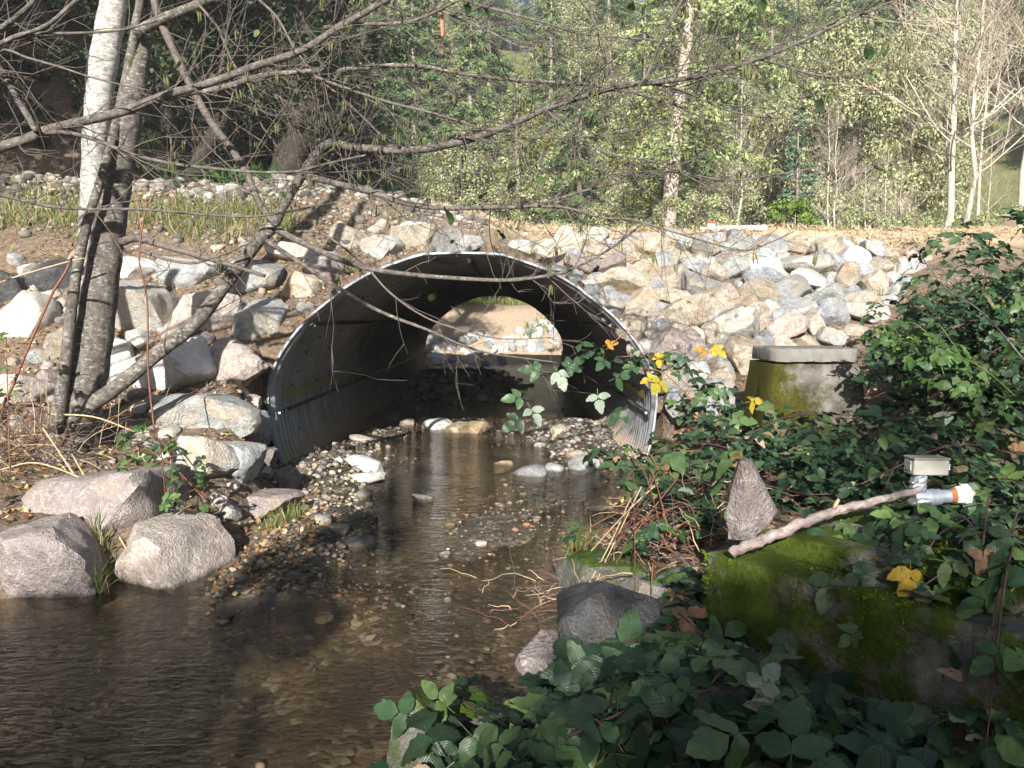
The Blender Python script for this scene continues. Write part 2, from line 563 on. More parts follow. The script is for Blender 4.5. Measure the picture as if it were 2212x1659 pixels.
def concrete_mat(name, moss=0.5, base=((0.075, 0.068, 0.055), (0.15, 0.138, 0.118), (0.25, 0.235, 0.21)), mscale=2.2, mosscol=((0.032, 0.05, 0.007), (0.10, 0.135, 0.016))):
    s = NM(name)
    pos = s.n('NewGeometry').outputs['Position']
    n1 = s.noise(pos, 8.0, 8, 0.7); n2 = s.noise(pos, 80.0, 4, 0.7)
    col = s.ramp(n1, [(0.3, base[0]), (0.5, base[1]), (0.72, base[2])])
    col = s.mix(0.4, col, s.ramp(n2, [(0.35, (0.6, 0.6, 0.6)), (0.65, (1.1, 1.1, 1.1))]), 'MULTIPLY')
    h = s.math('ADD', n1, s.math('MULTIPLY', n2, 0.35))
    if moss > 0:
        mk = s.ramp(s.noise(pos, mscale, 7, 0.68), [(0.66 - moss * 0.35, (0, 0, 0)), (0.74 - moss * 0.35, (1, 1, 1))])
        col = s.mix(mk, col, s.ramp(s.noise(pos, 45.0, 5, 0.7), [(0.3, mosscol[0]), (0.7, mosscol[1])]))
        h = s.math('ADD', h, s.math('MULTIPLY', mk, s.math('ADD', 0.4, s.noise(pos, 130.0, 3, 0.7))))
    return s.fin(col, 0.92, s.bump(h, 0.8, 0.02), 0.15)

M = {
    'soil': soil_mat(), 'bed': bed_mat(), 'water': water_mat(), 'galv': galv_mat(),
    'steel_rim': plain('galvanised_edge', (0.30, 0.32, 0.34), 0.55, 0.4, 0.4),
    'seam': plain('dark_seam', (0.07, 0.07, 0.07), 0.7, 0.2),
    'paint_yellow': plain('faded_yellow_paint', (0.30, 0.26, 0.06), 0.75),
    'bolt': plain('zinc_bolt', (0.60, 0.61, 0.62), 0.4, 0.6),
    'rust_bolt': plain('rusty_bolt', (0.06, 0.05, 0.045), 0.8, 0.2),
    'alder': bark_mat('alder_bark', (0.045, 0.038, 0.032), (0.10, 0.088, 0.075), (0.18, 0.16, 0.14), (0.34, 0.325, 0.295), (1, 1, 0.6), 0.5),  # branch shade on the front stem is partly put into this darker bark
    'alder_pale': bark_mat('pale_alder_bark', (0.15, 0.135, 0.115), (0.26, 0.24, 0.215), (0.38, 0.36, 0.335), (0.52, 0.505, 0.48), (1, 1, 1.5), 0.35, 0.52),
    'limb': bark_mat('alder_limb_bark', (0.045, 0.038, 0.033), (0.10, 0.087, 0.075), (0.19, 0.17, 0.15), (0.32, 0.31, 0.285), (1, 1, 1), 0.4, 0.62),
    'twig': plain('twig_bark', (0.115, 0.096, 0.082), 0.8, 0, 0.4),
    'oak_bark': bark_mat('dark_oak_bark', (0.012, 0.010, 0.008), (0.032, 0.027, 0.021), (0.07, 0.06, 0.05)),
    'lean_bark': bark_mat('pale_fir_bark', (0.16, 0.13, 0.105), (0.33, 0.28, 0.235), (0.50, 0.44, 0.375)),
    'fir_bark': bark_mat('fir_bark', (0.11, 0.09, 0.07), (0.24, 0.20, 0.165), (0.38, 0.33, 0.28)),
    'white_bark': bark_mat('white_alder_bark', (0.22, 0.19, 0.15), (0.42, 0.38, 0.32), (0.58, 0.54, 0.47), (0.13, 0.105, 0.05), (1, 1, 1.2), 0.3, 0.60),
    'bare_twig': plain('bare_twigs', (0.36, 0.30, 0.235), 0.85, 0, 0.3, 3.0),
    'cane_red': plain('red_brown_cane', (0.17, 0.075, 0.045), 0.6, 0, 0.35),
    'cane_dry': plain('dry_cane', (0.42, 0.31, 0.19), 0.8, 0, 0.35),
    'cane_purple': plain('purple_cane', (0.095, 0.045, 0.042), 0.55, 0, 0.35),
    'cane_green': plain('green_cane', (0.11, 0.15, 0.045), 0.55, 0, 0.3),
    'stick': bark_mat('fallen_branch_bark', (0.13, 0.095, 0.085), (0.29, 0.23, 0.21), (0.44, 0.38, 0.355), (0.08, 0.06, 0.055), (1, 1, 1), 1.0, 0.6),
    'concrete': concrete_mat('weathered_concrete', 0.0),
    'concrete_moss': concrete_mat('mossy_concrete', 0.72, mscale=2.6),
    'pillar_moss': concrete_mat('mossy_pillar_concrete', 0.75, mscale=1.3, mosscol=((0.03, 0.032, 0.005), (0.095, 0.088, 0.013))),
    'cap': plain('grey_concrete_cap', (0.17, 0.162, 0.145), 0.9, 0, 0.2, 12.0, 0.4),
    'pvc_grey': plain('grey_plastic', (0.30, 0.29, 0.26), 0.5, 0, 0.08),
    'pvc_white': plain('white_plastic', (0.72, 0.70, 0.64), 0.5, 0, 0.1),
    'pipe_blue': plain('blue_grey_metal', (0.28, 0.31, 0.36), 0.45, 0.3, 0.15),
    'rust': plain('rust', (0.28, 0.10, 0.025), 0.85, 0, 0.4),
    'foil': plain('foil_tape', (0.78, 0.79, 0.82), 0.18, 0.9, 0.1, 60.0, 0.9),
    'red_plastic': plain('red_plastic', (0.55, 0.05, 0.03), 0.5, 0, 0.1),
    'orange_paint': plain('orange_paint', (0.62, 0.10, 0.03), 0.7, 0, 0.25),
    'asphalt': plain('asphalt', (0.11, 0.105, 0.10), 0.9, 0, 0.25, 60.0),
    'moss': leaf_mat('moss', [(0, (0.05, 0.08, 0.008)), (0.5, (0.115, 0.165, 0.016)), (1, (0.20, 0.25, 0.03))], 0.2, 0.8, True, 0.1),
    'bramble': leaf_mat('bramble_leaf', [(0, (0.02, 0.045, 0.02)), (0.45, (0.034, 0.074, 0.034)), (0.8, (0.058, 0.11, 0.042)), (1, (0.10, 0.15, 0.05))], 0.18, 0.42, False, 0.45, True),
    'bramble_light': leaf_mat('fresh_bramble_leaf', [(0, (0.05, 0.11, 0.03)), (0.5, (0.09, 0.17, 0.045)), (1, (0.16, 0.25, 0.07))], 0.3, 0.45, False, 0.4, True),
    'bramble_pale': leaf_mat('pale_leaf_underside', [(0, (0.17, 0.21, 0.16)), (1, (0.30, 0.34, 0.27))], 0.2, 0.7, False, 0.2, True),
    'yellow': leaf_mat('yellow_leaf', [(0, (0.30, 0.27, 0.03)), (0.4, (0.48, 0.33, 0.03)), (0.8, (0.52, 0.34, 0.04)), (1, (0.40, 0.17, 0.03))], 0.3, 0.55, False, 0.3, True),
    'dry_leaf': leaf_mat('dry_leaf', [(0, (0.20, 0.11, 0.055)), (0.5, (0.34, 0.22, 0.14)), (1, (0.48, 0.37, 0.28))], 0.2, 0.8, False, 0.15, True),
    'alder_leaf': leaf_mat('alder_leaf', [(0, (0.035, 0.075, 0.025)), (0.6, (0.06, 0.12, 0.035)), (1, (0.17, 0.23, 0.05))], 0.35, 0.5, False, 0.4, True),
    'catkin': plain('catkin', (0.10, 0.105, 0.04), 0.8, 0, 0.3),
    'grass': leaf_mat('grass_blades', [(0, (0.07, 0.11, 0.02)), (0.45, (0.13, 0.19, 0.045)), (0.7, (0.28, 0.25, 0.10)), (1, (0.42, 0.34, 0.20))], 0.3, 0.6, True, 0.2),
    'litter': leaf_mat('leaf_litter', [(0, (0.07, 0.038, 0.02)), (0.4, (0.17, 0.085, 0.04)), (0.7, (0.28, 0.17, 0.08)), (0.9, (0.40, 0.33, 0.22)), (1, (0.42, 0.36, 0.06))], 0.1, 0.85, True, 0.15),
    'straw': leaf_mat('straw', [(0, (0.26, 0.17, 0.10)), (0.5, (0.48, 0.36, 0.22)), (1, (0.66, 0.53, 0.36))], 0.1, 0.8, True, 0.15),
    'fir': leaf_mat('fir_needles', [(0, (0.14, 0.18, 0.065)), (0.5, (0.275, 0.335, 0.135)), (1, (0.40, 0.46, 0.21))], 0.25, 0.7, True, 0.2),
    'fir_deep': leaf_mat('deep_green_needles', [(0, (0.05, 0.085, 0.035)), (0.5, (0.10, 0.155, 0.06)), (1, (0.18, 0.25, 0.10))], 0.2, 0.7, True, 0.2),
    'fir_mid': leaf_mat('mid_green_needles', [(0, (0.09, 0.14, 0.055)), (0.5, (0.17, 0.245, 0.095)), (1, (0.28, 0.36, 0.16))], 0.25, 0.7, True, 0.2),
    'fir_blue': leaf_mat('blue_green_needles', [(0, (0.06, 0.12, 0.075)), (0.5, (0.12, 0.21, 0.14)), (1, (0.20, 0.30, 0.20))], 0.25, 0.7, True, 0.2),
    'fir_bright': leaf_mat('bright_green_foliage', [(0, (0.08, 0.14, 0.02)), (0.5, (0.15, 0.24, 0.04)), (1, (0.25, 0.34, 0.07))], 0.3, 0.7, True, 0.2),
    'bay': leaf_mat('evergreen_leaves', [(0, (0.16, 0.18, 0.08)), (0.5, (0.31, 0.33, 0.16)), (1, (0.46, 0.48, 0.26))], 0.2, 0.5, True, 0.4),
    'bay_yellow': leaf_mat('yellow_green_leaves', [(0, (0.16, 0.17, 0.03)), (0.5, (0.27, 0.28, 0.07)), (1, (0.40, 0.38, 0.13))], 0.3, 0.6, True, 0.3),
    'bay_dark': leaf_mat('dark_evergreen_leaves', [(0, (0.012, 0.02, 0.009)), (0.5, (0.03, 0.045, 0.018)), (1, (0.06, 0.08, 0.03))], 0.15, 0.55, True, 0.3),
    'fern': leaf_mat('fern_fronds', [(0, (0.02, 0.05, 0.012)), (0.5, (0.05, 0.11, 0.025)), (1, (0.09, 0.17, 0.04))], 0.25, 0.6, True, 0.2),
}

def pebble_mat(name, stops):
    s = NM(name)
    pos = s.n('NewGeometry').outputs['Position']
    col = s.ramp(s.isl(), stops)
    n = s.noise(pos, 70.0, 4, 0.7)
    col = s.mix(0.4, col, s.ramp(n, [(0.3, (0.6, 0.6, 0.6)), (0.7, (1.1, 1.1, 1.1))]), 'MULTIPLY')
    return s.fin(col, 0.75, s.bump(n, 0.3, 0.01), 0.3)
M['pebble_wet'] = pebble_mat('stream_pebbles', [(0, (0.035, 0.032, 0.028)), (0.4, (0.085, 0.07, 0.05)), (0.65, (0.15, 0.11, 0.065)), (0.82, (0.20, 0.19, 0.17)), (0.93, (0.24, 0.13, 0.075)), (1, (0.46, 0.42, 0.36))])
M['pebble_dry'] = pebble_mat('dry_pebbles', [(0, (0.06, 0.056, 0.05)), (0.4, (0.16, 0.145, 0.125)), (0.7, (0.27, 0.245, 0.21)), (0.9, (0.31, 0.24, 0.175)), (1, (0.5, 0.48, 0.44))])

# ----------------------------------------------------------------- terrain
XC = P(998, 700, 9.5).x            # culvert axis
Y0, Y1 = 9.5, 26.6                 # culvert mouth and far end
PROF_PX = [(0, 550), (60, 552), (94, 556), (140, 571), (182, 587), (205, 598), (250, 625), (264, 637), (320, 682), (362, 728), (393, 775), (411, 822), (415, 860), (412, 895), (403, 950), (387, 996), (353, 1034), (300, 1062)]
PROF = []
for hw, py in PROF_PX:
    q = P(CX + hw, py, Y0)
    PROF.append((q.x, q.z))
PROF = np.array(PROF)
_t = np.linspace(0, len(PROF) - 1, 60)
_pp, _ = smooth_path([(a, b, 0) for a, b in PROF], np.zeros(len(PROF)), 4)
HALF = _pp[:, :2]                   # smooth half profile: (half width, z)
HALFW = HALF[:, 0].max()

def arch_z(dx):
    dx = np.abs(dx)
    k = np.argmax(HALF[:, 0])
    return np.interp(dx, HALF[:k + 1, 0], HALF[:k + 1, 1])

def zleft(y):
    return np.interp(y, [-20, 0, 2.5, 4, 5, 6.3, 7.3, 9, 10, 11, 12.2, 13.4, 14.5, 21.5, 26.5], [2.2, 1.3, 0.5, 0.32, 0.30, 0.45, 0.62, 1.12, 1.80, 2.42, 3.15, 3.85, 3.98, 3.9, 2.6])

def zright(y):
    return np.interp(y, [-20, 0, 2, 3, 5, 8, 9, 9.6, 11, 13, 15, 16.5, 21.5, 26.5], [1.6, 0.35, 0.32, 0.38, 0.55, 0.72, 0.92, 1.2, 1.92, 2.68, 3.28, 3.42, 3.5, 2.6])

def xl(y):
    return np.interp(y, [0, 2, 4, 5, 5.6, 7, 8.5, 9.4, 9.6], [-4.8, -4.6, -3.8, -3.0, -2.1, -1.85, -2.35, -2.75, XC - 2.28])

def xr(y):
    return np.interp(y, [0, 2, 3.3, 3.9, 5.1, 6, 7.6, 8.8, 9.4, 9.6], [-1.2, -0.85, -0.44, 0.0, 0.36, 0.48, 0.85, 1.4, 1.72, XC + 2.28])

def bed_z(x, y):
    p = np.stack([x * 1.1, y * 0.8, np.zeros_like(x)], 1)
    z = -0.085 + 0.06 * fbm(p, 31, 3) + 0.035 * sstep(5.6, 6.6, y)
    z = z - 0.16 * np.exp(-((x + 2.2) / 1.1) ** 2 - ((y - 4.1) / 1.0) ** 2)          # pool
    z = z + 0.16 * np.exp(-((x + 1.62 - 0.05 * (y - 6)) / 0.42) ** 2) * sstep(3.7, 4.5, y) * (1 - sstep(7.0, 7.8, y))   # gravel tongue
    z = z + 0.22 * np.exp(-((x + 2.15) / 0.45) ** 2 - ((y - 8.9) / 1.1) ** 2)        # bar at the mouth, one side
    z = z + 0.26 * np.exp(-((x - 0.95) / 0.5) ** 2 - ((y - 11.5) / 1.8) ** 2)        # bar at the mouth, other side
    z = z + 0.10 * np.exp(-((x + 0.4) / 0.4) ** 2 - ((y - 5.9) / 1.4) ** 2)        # riffle
    z = z + 0.08 * np.exp(-((x + 0.9) / 0.5) ** 2 - ((y - 5.1) / 0.5) ** 2)
    z = z + 0.16 * np.exp(-((x + 1.3) / 1.3) ** 2) * sstep(15, 18, y) * (1 - sstep(26, 28, y))
    return z

def ground(x, y, top=False):
    """height of the ground; top=True gives the soil over the culvert instead of the bed in it"""
    x = np.atleast_1d(np.asarray(x, float)); y = np.atleast_1d(np.asarray(y, float))
    p3 = np.stack([x, y, np.zeros_like(x)], 1)
    b = bed_z(x, y)
    incul = (y > 9.45) & (y < 26.8)
    wl = np.where(incul, 0.12, np.interp(y, [3, 5, 7, 9, 9.4], [0.8, 0.6, 0.7, 0.5, 0.3]))
    wr = np.where(incul, 0.12, np.interp(y, [2, 3, 4.5, 6, 7, 9, 9.45], [0.5, 0.9, 1.1, 0.8, 0.8, 0.9, 0.4]))
    l = zleft(y) + 0.07 * fbm(p3 * 1.3, 5, 4) + 0.035 * np.clip(-x - 6, 0, 8)
    r = zright(y) + 0.07 * fbm(p3 * 1.3, 6, 4)
    r = r + 1.75 * np.exp(-((x - 5.0) / 1.4) ** 2 - ((y - 7.0) / 1.5) ** 2)
    al = sstep(0, 1, (xl(y) - x) / wl)
    ar = sstep(0, 1, (x - xr(y)) / wr)
    z = b + (l - b) * al + (r - b) * ar
    # gentle shoulder next to the water on the near side
    wmix = sstep(-3.6, 1.6, x)
    slope = l * (1 - wmix) + r * wmix
    zs_ = [z]
    if top:
        foot = (np.abs(x - XC) < 2.6) & (y > 9.62) & (y < 26.5)
        cover = np.where(np.abs(x - XC) < HALFW, arch_z(x - XC) + 0.14, 0)
        zt = np.where(foot, np.maximum(slope, cover), z)
        zs_ = [zt, z] if top == 'both' else [zt]
    # beyond the embankment
    lowz = np.clip((y - 31.0) * 0.42, -0.12, 2.3) + 0.05 * fbm(p3 * 1.1, 9, 3)
    sidez = np.interp(y, [24, 27, 40], [3.6, 3.1, 3.0])
    v = sstep(4.5, 8.0, np.abs(x + 0.6))
    back = lowz * (1 - v) + sidez * v
    bk = sstep(26.5, 27.3, y)
    # hill
    hy = np.clip(y - 40, 0, 42)
    rise = hy * 0.60 + np.clip(y - 82, 0, 30) * 0.08 - np.clip(y - 120, 0, 400) * 0.1
    add = rise + 1.4 * fbm(p3 * 0.07, 12, 4) * sstep(38, 50, y)
    # steep cut bank and wooded spur on the one side
    sp = np.clip(-x - 7.2, 0, 12) * 1.25 * sstep(15.2, 19.5, y)
    add = add + sp * (1 + 0.12 * fbm(p3 * 0.6, 14, 4))
    add = add + np.clip(x - 14, 0, 14) * 0.4 * sstep(18, 28, y)
    res = [q * (1 - bk) + back * bk + add for q in zs_]
    return res if top == 'both' else res[0]

LX0, LX1, LY0, LY1, LS = -13.0, 13.0, 0.5, 42.0, 0.09
_lx = np.arange(LX0, LX1 + LS, LS); _ly = np.arange(LY0, LY1 + LS, LS)
_X, _Y = np.meshgrid(_lx, _ly)
_a, _b = ground(_X.ravel(), _Y.ravel(), 'both')
LUT = {True: _a.reshape(_X.shape), False: _b.reshape(_X.shape)}
def glut(x, y, top=True):
    """table look-up of the ground height; exact outside the table"""
    x = np.atleast_1d(np.asarray(x, float)); y = np.atleast_1d(np.asarray(y, float))
    fx = (x - LX0) / LS; fy = (y - LY0) / LS
    i = np.clip(fx.astype(int), 0, len(_lx) - 2); j = np.clip(fy.astype(int), 0, len(_ly) - 2)
    a = np.clip(fx - i, 0, 1); b = np.clip(fy - j, 0, 1)
    T = LUT[top]
    z = (T[j, i] * (1 - a) + T[j, i + 1] * a) * (1 - b) + (T[j + 1, i] * (1 - a) + T[j + 1, i + 1] * a) * b
    out = (x < LX0) | (x > LX1) | (y < LY0) | (y > LY1)
    if out.any(): z[out] = ground(x[out], y[out], top)
    return z

def gz(x, y, top=True):
    return float(glut([x], [y], top)[0])

def hit(px, py, y0=1.5, y1=100.0, top=True):
    """first point of the ground met by the sight line of a photo pixel"""
    a, b = P(px, py, y0), P(px, py, y1)
    for ys in (np.concatenate([np.arange(y0, 20, 0.04), np.arange(max(20, y0), 41.5, 0.25)]), np.arange(41.5, max(y1, 43), 2.0)):
        if ys[0] > y1: break
        ys = ys[ys <= max(y1, y0 + 0.1)]
        t = (ys - y0) / (y1 - y0)
        X = a.x + (b.x - a.x) * t; Z = a.z + (b.z - a.z) * t
        g = np.maximum(glut(X, ys, top), -0.02)
        k = np.nonzero(Z < g)[0]
        if len(k):
            i = k[0]
            return Vector((X[i], ys[i], g[i]))
    return Vector((X[-1], ys[-1], g[-1]))

def grid(xs, ys, zf):
    X, Y = np.meshgrid(xs, ys)
    Z = zf(X.ravel(), Y.ravel())
    V = np.stack([X.ravel(), Y.ravel(), Z], 1)
    nx, ny = len(xs), len(ys)
    i = np.arange((nx - 1) * (ny - 1))
    a = (i // (nx - 1)) * nx + i % (nx - 1)
    F = np.stack([a, a + 1, a + nx + 1, a + nx], 1)
    return V, F

xs = np.unique(np.concatenate([np.linspace(-150, -60, 5), np.linspace(-60, -14, 40), np.linspace(-14, -4, 80), np.linspace(-4, 3, 110), np.linspace(3, 9, 60), np.linspace(9, 20, 24), np.linspace(20, 60, 24), np.linspace(60, 150, 5)]))
ys = np.unique(np.concatenate([np.linspace(-60, -30, 4), np.linspace(-30, 1, 30), np.linspace(1, 16, 200), np.linspace(16, 34, 100), np.linspace(34, 90, 70), np.linspace(90, 200, 16)]))
V, F = grid(xs, ys, lambda x, y: ground(x, y))
# the creek bed takes its own sheet: leave the ground out under it
cx = V[F].mean(1)
inbed = (cx[:, 0] > xl(cx[:, 1]) + 0.25) & (cx[:, 0] < xr(cx[:, 1]) - 0.25) & (cx[:, 1] > 1.4) & (cx[:, 1] < 26.4)
g = tag(obj('ground', V, F[~inbed], M['soil']), kind='structure')
g.data.update()
xs2 = np.linspace(-5.2, 2.2, 150); ys2 = np.linspace(1.0, 26.5, 420)
V, F = grid(xs2, ys2, lambda x, y: ground(x, y) - 0.004)
cx = V[F].mean(1)
keep = (cx[:, 0] > xl(cx[:, 1]) - 0.05) & (cx[:, 0] < xr(cx[:, 1]) + 0.05)
tag(obj('stream_bed', V, F[keep], M['bed']), kind='structure')
# soil over the culvert
xs3 = np.linspace(XC - 2.75, XC + 2.75, 70); ys3 = np.linspace(9.66, 26.45, 110)
V, F = grid(xs3, ys3, lambda x, y: ground(x, y, True) + 0.006)
n = len(xs3)
skirt = V[:n].copy(); skirt[:, 2] = np.where(np.abs(skirt[:, 0] - XC) < HALFW, np.minimum(skirt[:, 2], arch_z(skirt[:, 0] - XC) + 0.03), skirt[:, 2] - 0.6)
k0 = len(V)
V = np.vstack([V, skirt])
a = np.arange(n - 1)
F = np.vstack([F, np.stack([k0 + a, k0 + a + 1, a + 1, a], 1)])
tag(obj('embankment', V, F, M['soil']), kind='structure')
# road along the embankment crest
rx = np.linspace(-6.5, 60, 120); ry = np.linspace(17.2, 21.6, 12)
V, F = grid(rx, ry, lambda x, y: np.maximum(ground(x, y, True), ground(x, np.full_like(y, 19.0), True)) + 0.02)
tag(obj('road', V, F, M['asphalt']), kind='structure')
# water
wx = np.linspace(-6.5, 2.6, 40); wy = np.linspace(-1.0, 32.0, 120)
V, F = grid(wx, wy, lambda x, y: 0.0 * x + 0.0)
cx = V[F].mean(1)
xlw = np.interp(cx[:, 1], [9.4, 9.6], [0, 0]) + xl(cx[:, 1]); xrw = xr(cx[:, 1])
keep = ((cx[:, 0] > xlw - 0.9) & (cx[:, 0] < xrw + 0.7)) & (cx[:, 1] > -0.5)
tag(obj('stream_water', V, F[keep], M['water']), kind='structure')

# ----------------------------------------------------------------- culvert
CUL = thing('culvert', 'large corrugated galvanised steel culvert with the stream flowing through it', 'culvert', (XC, Y0, 0))
sec = 10
pitch = 0.150
rings = int((Y1 - Y0) / pitch * 6)
full = np.vstack([HALF[::-1] * np.array([-1, 1]), HALF[1:]])
tan = np.gradient(full, axis=0); tan /= np.linalg.norm(tan, axis=1)[:, None]
nor = np.stack([-tan[:, 1], tan[:, 0]], 1)               # outward: up at crown
if nor[len(full) // 2, 1] < 0: nor = -nor
yy = Y0 + np.arange(rings + 1) * pitch / 6
off = 0.036 * np.cos(2 * math.pi * (yy - Y0) / pitch)
nf = len(full)
V = np.empty((len(yy), nf, 3))
dent = (0.012 * fbm(np.stack([np.repeat(yy, nf) * 0.9, np.tile(np.arange(nf) * 0.06, len(yy)), np.zeros(len(yy) * nf)], 1), 61, 3)).reshape(len(yy), nf)
dent[0] = 0
off = off[:, None] + dent
V[:, :, 0] = XC + full[None, :, 0] + nor[None, :, 0] * off
V[:, :, 2] = full[None, :, 1] + nor[None, :, 1] * off
V[:, :, 1] = yy[:, None]
i, j = np.meshgrid(np.arange(len(yy) - 1), np.arange(nf - 1), indexing='ij')
a = (i * nf + j).ravel()
F = np.stack([a, a + nf, a + nf + 1, a + 1], 1)
obj('corrugated_wall', V.reshape(-1, 3), F, M['galv'], CUL)
# rim: a thick galvanised edge round the mouth and round the far end
for name, yr_ in (('rim', Y0), ('rim', Y1)):
    prof = [(-0.012, -0.02), (0.012, -0.02), (0.012, 0.05), (-0.012, 0.05)]
    Vr = []
    for (dr, dy) in prof:
        Vr.append(np.stack([XC + full[:, 0] + nor[:, 0] * (dr + 0.022), np.full(nf, yr_ + dy), full[:, 1] + nor[:, 1] * (dr + 0.022)], 1))
    Vr = np.vstack(Vr)
    Fr = []
    for q in range(4):
        q2 = (q + 1) % 4
        for s_ in range(nf - 1):
            Fr.append((q * nf + s_, q * nf + s_ + 1, q2 * nf + s_ + 1, q2 * nf + s_))
    obj(name, Vr, Fr, M['steel_rim'], CUL, smooth=False)
# lengthwise plate seams with bolts
def at_angle(idx, inset=0.0):
    return np.array([XC + full[idx, 0] - nor[idx, 0] * inset, full[idx, 1] - nor[idx, 1] * inset])
bolt_bm = MB()
bolt_bm.tube([(0, 0, 0), (0, 0, 0.022)], [0.013, 0.011], 6)
bolt_me = mkmesh('bolt', np.vstack(bolt_bm.V), bolt_bm.F, False); bolt_me.materials.append(M['rust_bolt'])
bolt_me2 = mkmesh('bolt', np.vstack(bolt_bm.V), bolt_bm.F, False); bolt_me2.materials.append(M['bolt'])
targets = [(-412, 895), (-330, 690), (8, 551), (325, 690), (412, 895)]
for si, (hw, py) in enumerate(targets):
    q = P(CX + hw, py, Y0)
    idx = int(np.argmin((full[:, 0] - q.x) ** 2 + (full[:, 1] - q.z) ** 2))
    c = at_angle(idx, 0.044)
    t2 = tan[idx]
    wd = 0.022
    V = []
    for (s_, ins) in ((-wd, 0.0), (wd, 0.0), (wd, 0.014), (-wd, 0.014)):
        x_ = c[0] + t2[0] * s_ - nor[idx, 0] * ins; z_ = c[1] + t2[1] * s_ - nor[idx, 1] * ins
        V += [(x_, Y0 - 0.01, z_), (x_, Y1, z_)]
    F = [(0, 1, 3, 2), (2, 3, 5, 4), (4, 5, 7, 6), (6, 7, 1, 0), (0, 2, 4, 6), (1, 7, 5, 3)]
    seam = obj('seam', V, F, M['seam'], CUL, smooth=False)
    nv = Vector((-nor[idx, 0], 0, -nor[idx, 1]))
    R = nv.to_track_quat('Z', 'Y').to_euler()
    for b in range(26):
        yb = Y0 + 0.07 + b * pitch * 1.0
        if b > 2 and (si in (2,)) and b > 12: break
        bo = inst('bolt', bolt_me2 if b == 0 else bolt_me, (c[0] + t2[0] * 0.0 + nv.x * 0.012, yb, c[1] + nv.z * 0.012), R, 1.0 if b else 1.4, seam)
# faded yellow paint stripe below eye level on both side walls
for hw, py, yb in ((-413, 872, 5.2), (413, 872, 2.5)):
    q = P(CX + hw, py, Y0)
    idx = int(np.argmin((full[:, 0] - q.x) ** 2 + (full[:, 1] - q.z) ** 2))
    c = at_angle(idx, 0.056)
    V = []
    for k in range(16):
        t = k / 15
        y_ = Y0 + 0.35 + yb * t
        hgt = 0.035 + 0.03 * math.sin(k * 1.9) * (1 if k % 2 else 0.4)
        sg = 1 if hw < 0 else -1
        V += [(c[0] - tan[idx, 0] * sg * 0.0, y_, c[1]), (c[0] + 0.0, y_, c[1] + max(0.02, hgt) + 0.04)]
    F = [(2 * k, 2 * k + 1, 2 * k + 3, 2 * k + 2) for k in range(15)]
    obj('paint_stripe', V, F, M['paint_yellow'], CUL, smooth=False)
# loose bolt holes: scattered rusty bolts on the wall
for (hw, py, dy) in [(-320, 700, 1.4), (-350, 735, 1.1), (-378, 775, 0.9), (-396, 820, 0.9), (-402, 845, 0.8), (-405, 912, 1.0), (-340, 720, 2.2), (-372, 770, 2.2), (-400, 850, 2.1), (-395, 950, 0.9), (-250, 640, 1.1), (-200, 610, 1.2), (300, 680, 1.3), (345, 720, 1.2), (380, 780, 1.2), (150, 590, 1.0)]:
    q = P(CX + hw, py, Y0)
    idx = int(np.argmin((full[:, 0] - q.x) ** 2 + (full[:, 1] - q.z) ** 2))
    c = at_angle(idx, 0.034)
    nv = Vector((-nor[idx, 0], 0, -nor[idx, 1]))
    inst('bolt', bolt_me, (c[0], Y0 + dy, c[1]), nv.to_track_quat('Z', 'Y').to_euler(), 1.1, CUL)

# ----------------------------------------------------------------- rocks
_ico = {}
def ico(n):
    if n not in _ico:
        bm = bmesh.new()
        bmesh.ops.create_icosphere(bm, subdivisions=n, radius=1.0)
        bm.verts.ensure_lookup_table()
        V = np.array([v.co[:] for v in bm.verts])
        F = np.array([[v.index for v in f.verts] for f in bm.faces])
        bm.free()
        _ico[n] = (V, F)
    return _ico[n]

def rock_vf(seed, sub=3, planes=13, sharp=26.0, rough=0.05, squash=1.0):
    r = np.random.default_rng(seed)
    D, F = ico(sub)
    ax = np.vstack([np.eye(3), -np.eye(3)]) + r.normal(0, 0.27, (6, 3))
    N = np.vstack([ax, r.normal(size=(max(2, planes - 6), 3))]); N /= np.linalg.norm(N, axis=1)[:, None]
    d = np.concatenate([r.uniform(0.6, 0.9, 6), r.uniform(0.72, 1.05, len(N) - 6)])
    dots = D @ N.T
    ri = np.where(dots > 0.05, d / np.maximum(dots, 0.05), 9.0)
    ri = np.minimum(ri, 3.0)
    rad = -np.log(np.exp(-sharp * ri).sum(1) + np.exp(-sharp * 1.15)) / sharp
    V = D * rad[:, None]
    nn = fbm(V * 1.9 + seed * 3.1, seed, 5, 0.6)
    ridge = 1 - np.abs(fbm(V * 2.6 + seed * 1.7, seed + 9, 3))
    V = V * (1 + rough * nn + rough * 0.6 * (ridge - 0.6))[:, None]
    V -= (V.max(0) + V.min(0)) / 2
    V /= (V.max(0) - V.min(0))
    return V, F

def rock_mesh(seed, mat, **k):
    V, F = rock_vf(seed, **k)
    me = mkmesh('boulder', V, F, True)
    me.set_sharp_from_angle(angle=RAD(28))
    me.materials.append(mat)
    return me

_pool = {}
def pool_rock(colour, i):
    key = (colour, i)
    if key not in _pool:
        _pool[key] = rock_mesh(100 + i, ROCK[colour], sub=3, planes=8 + i % 4, sharp=60)
    return _pool[key]

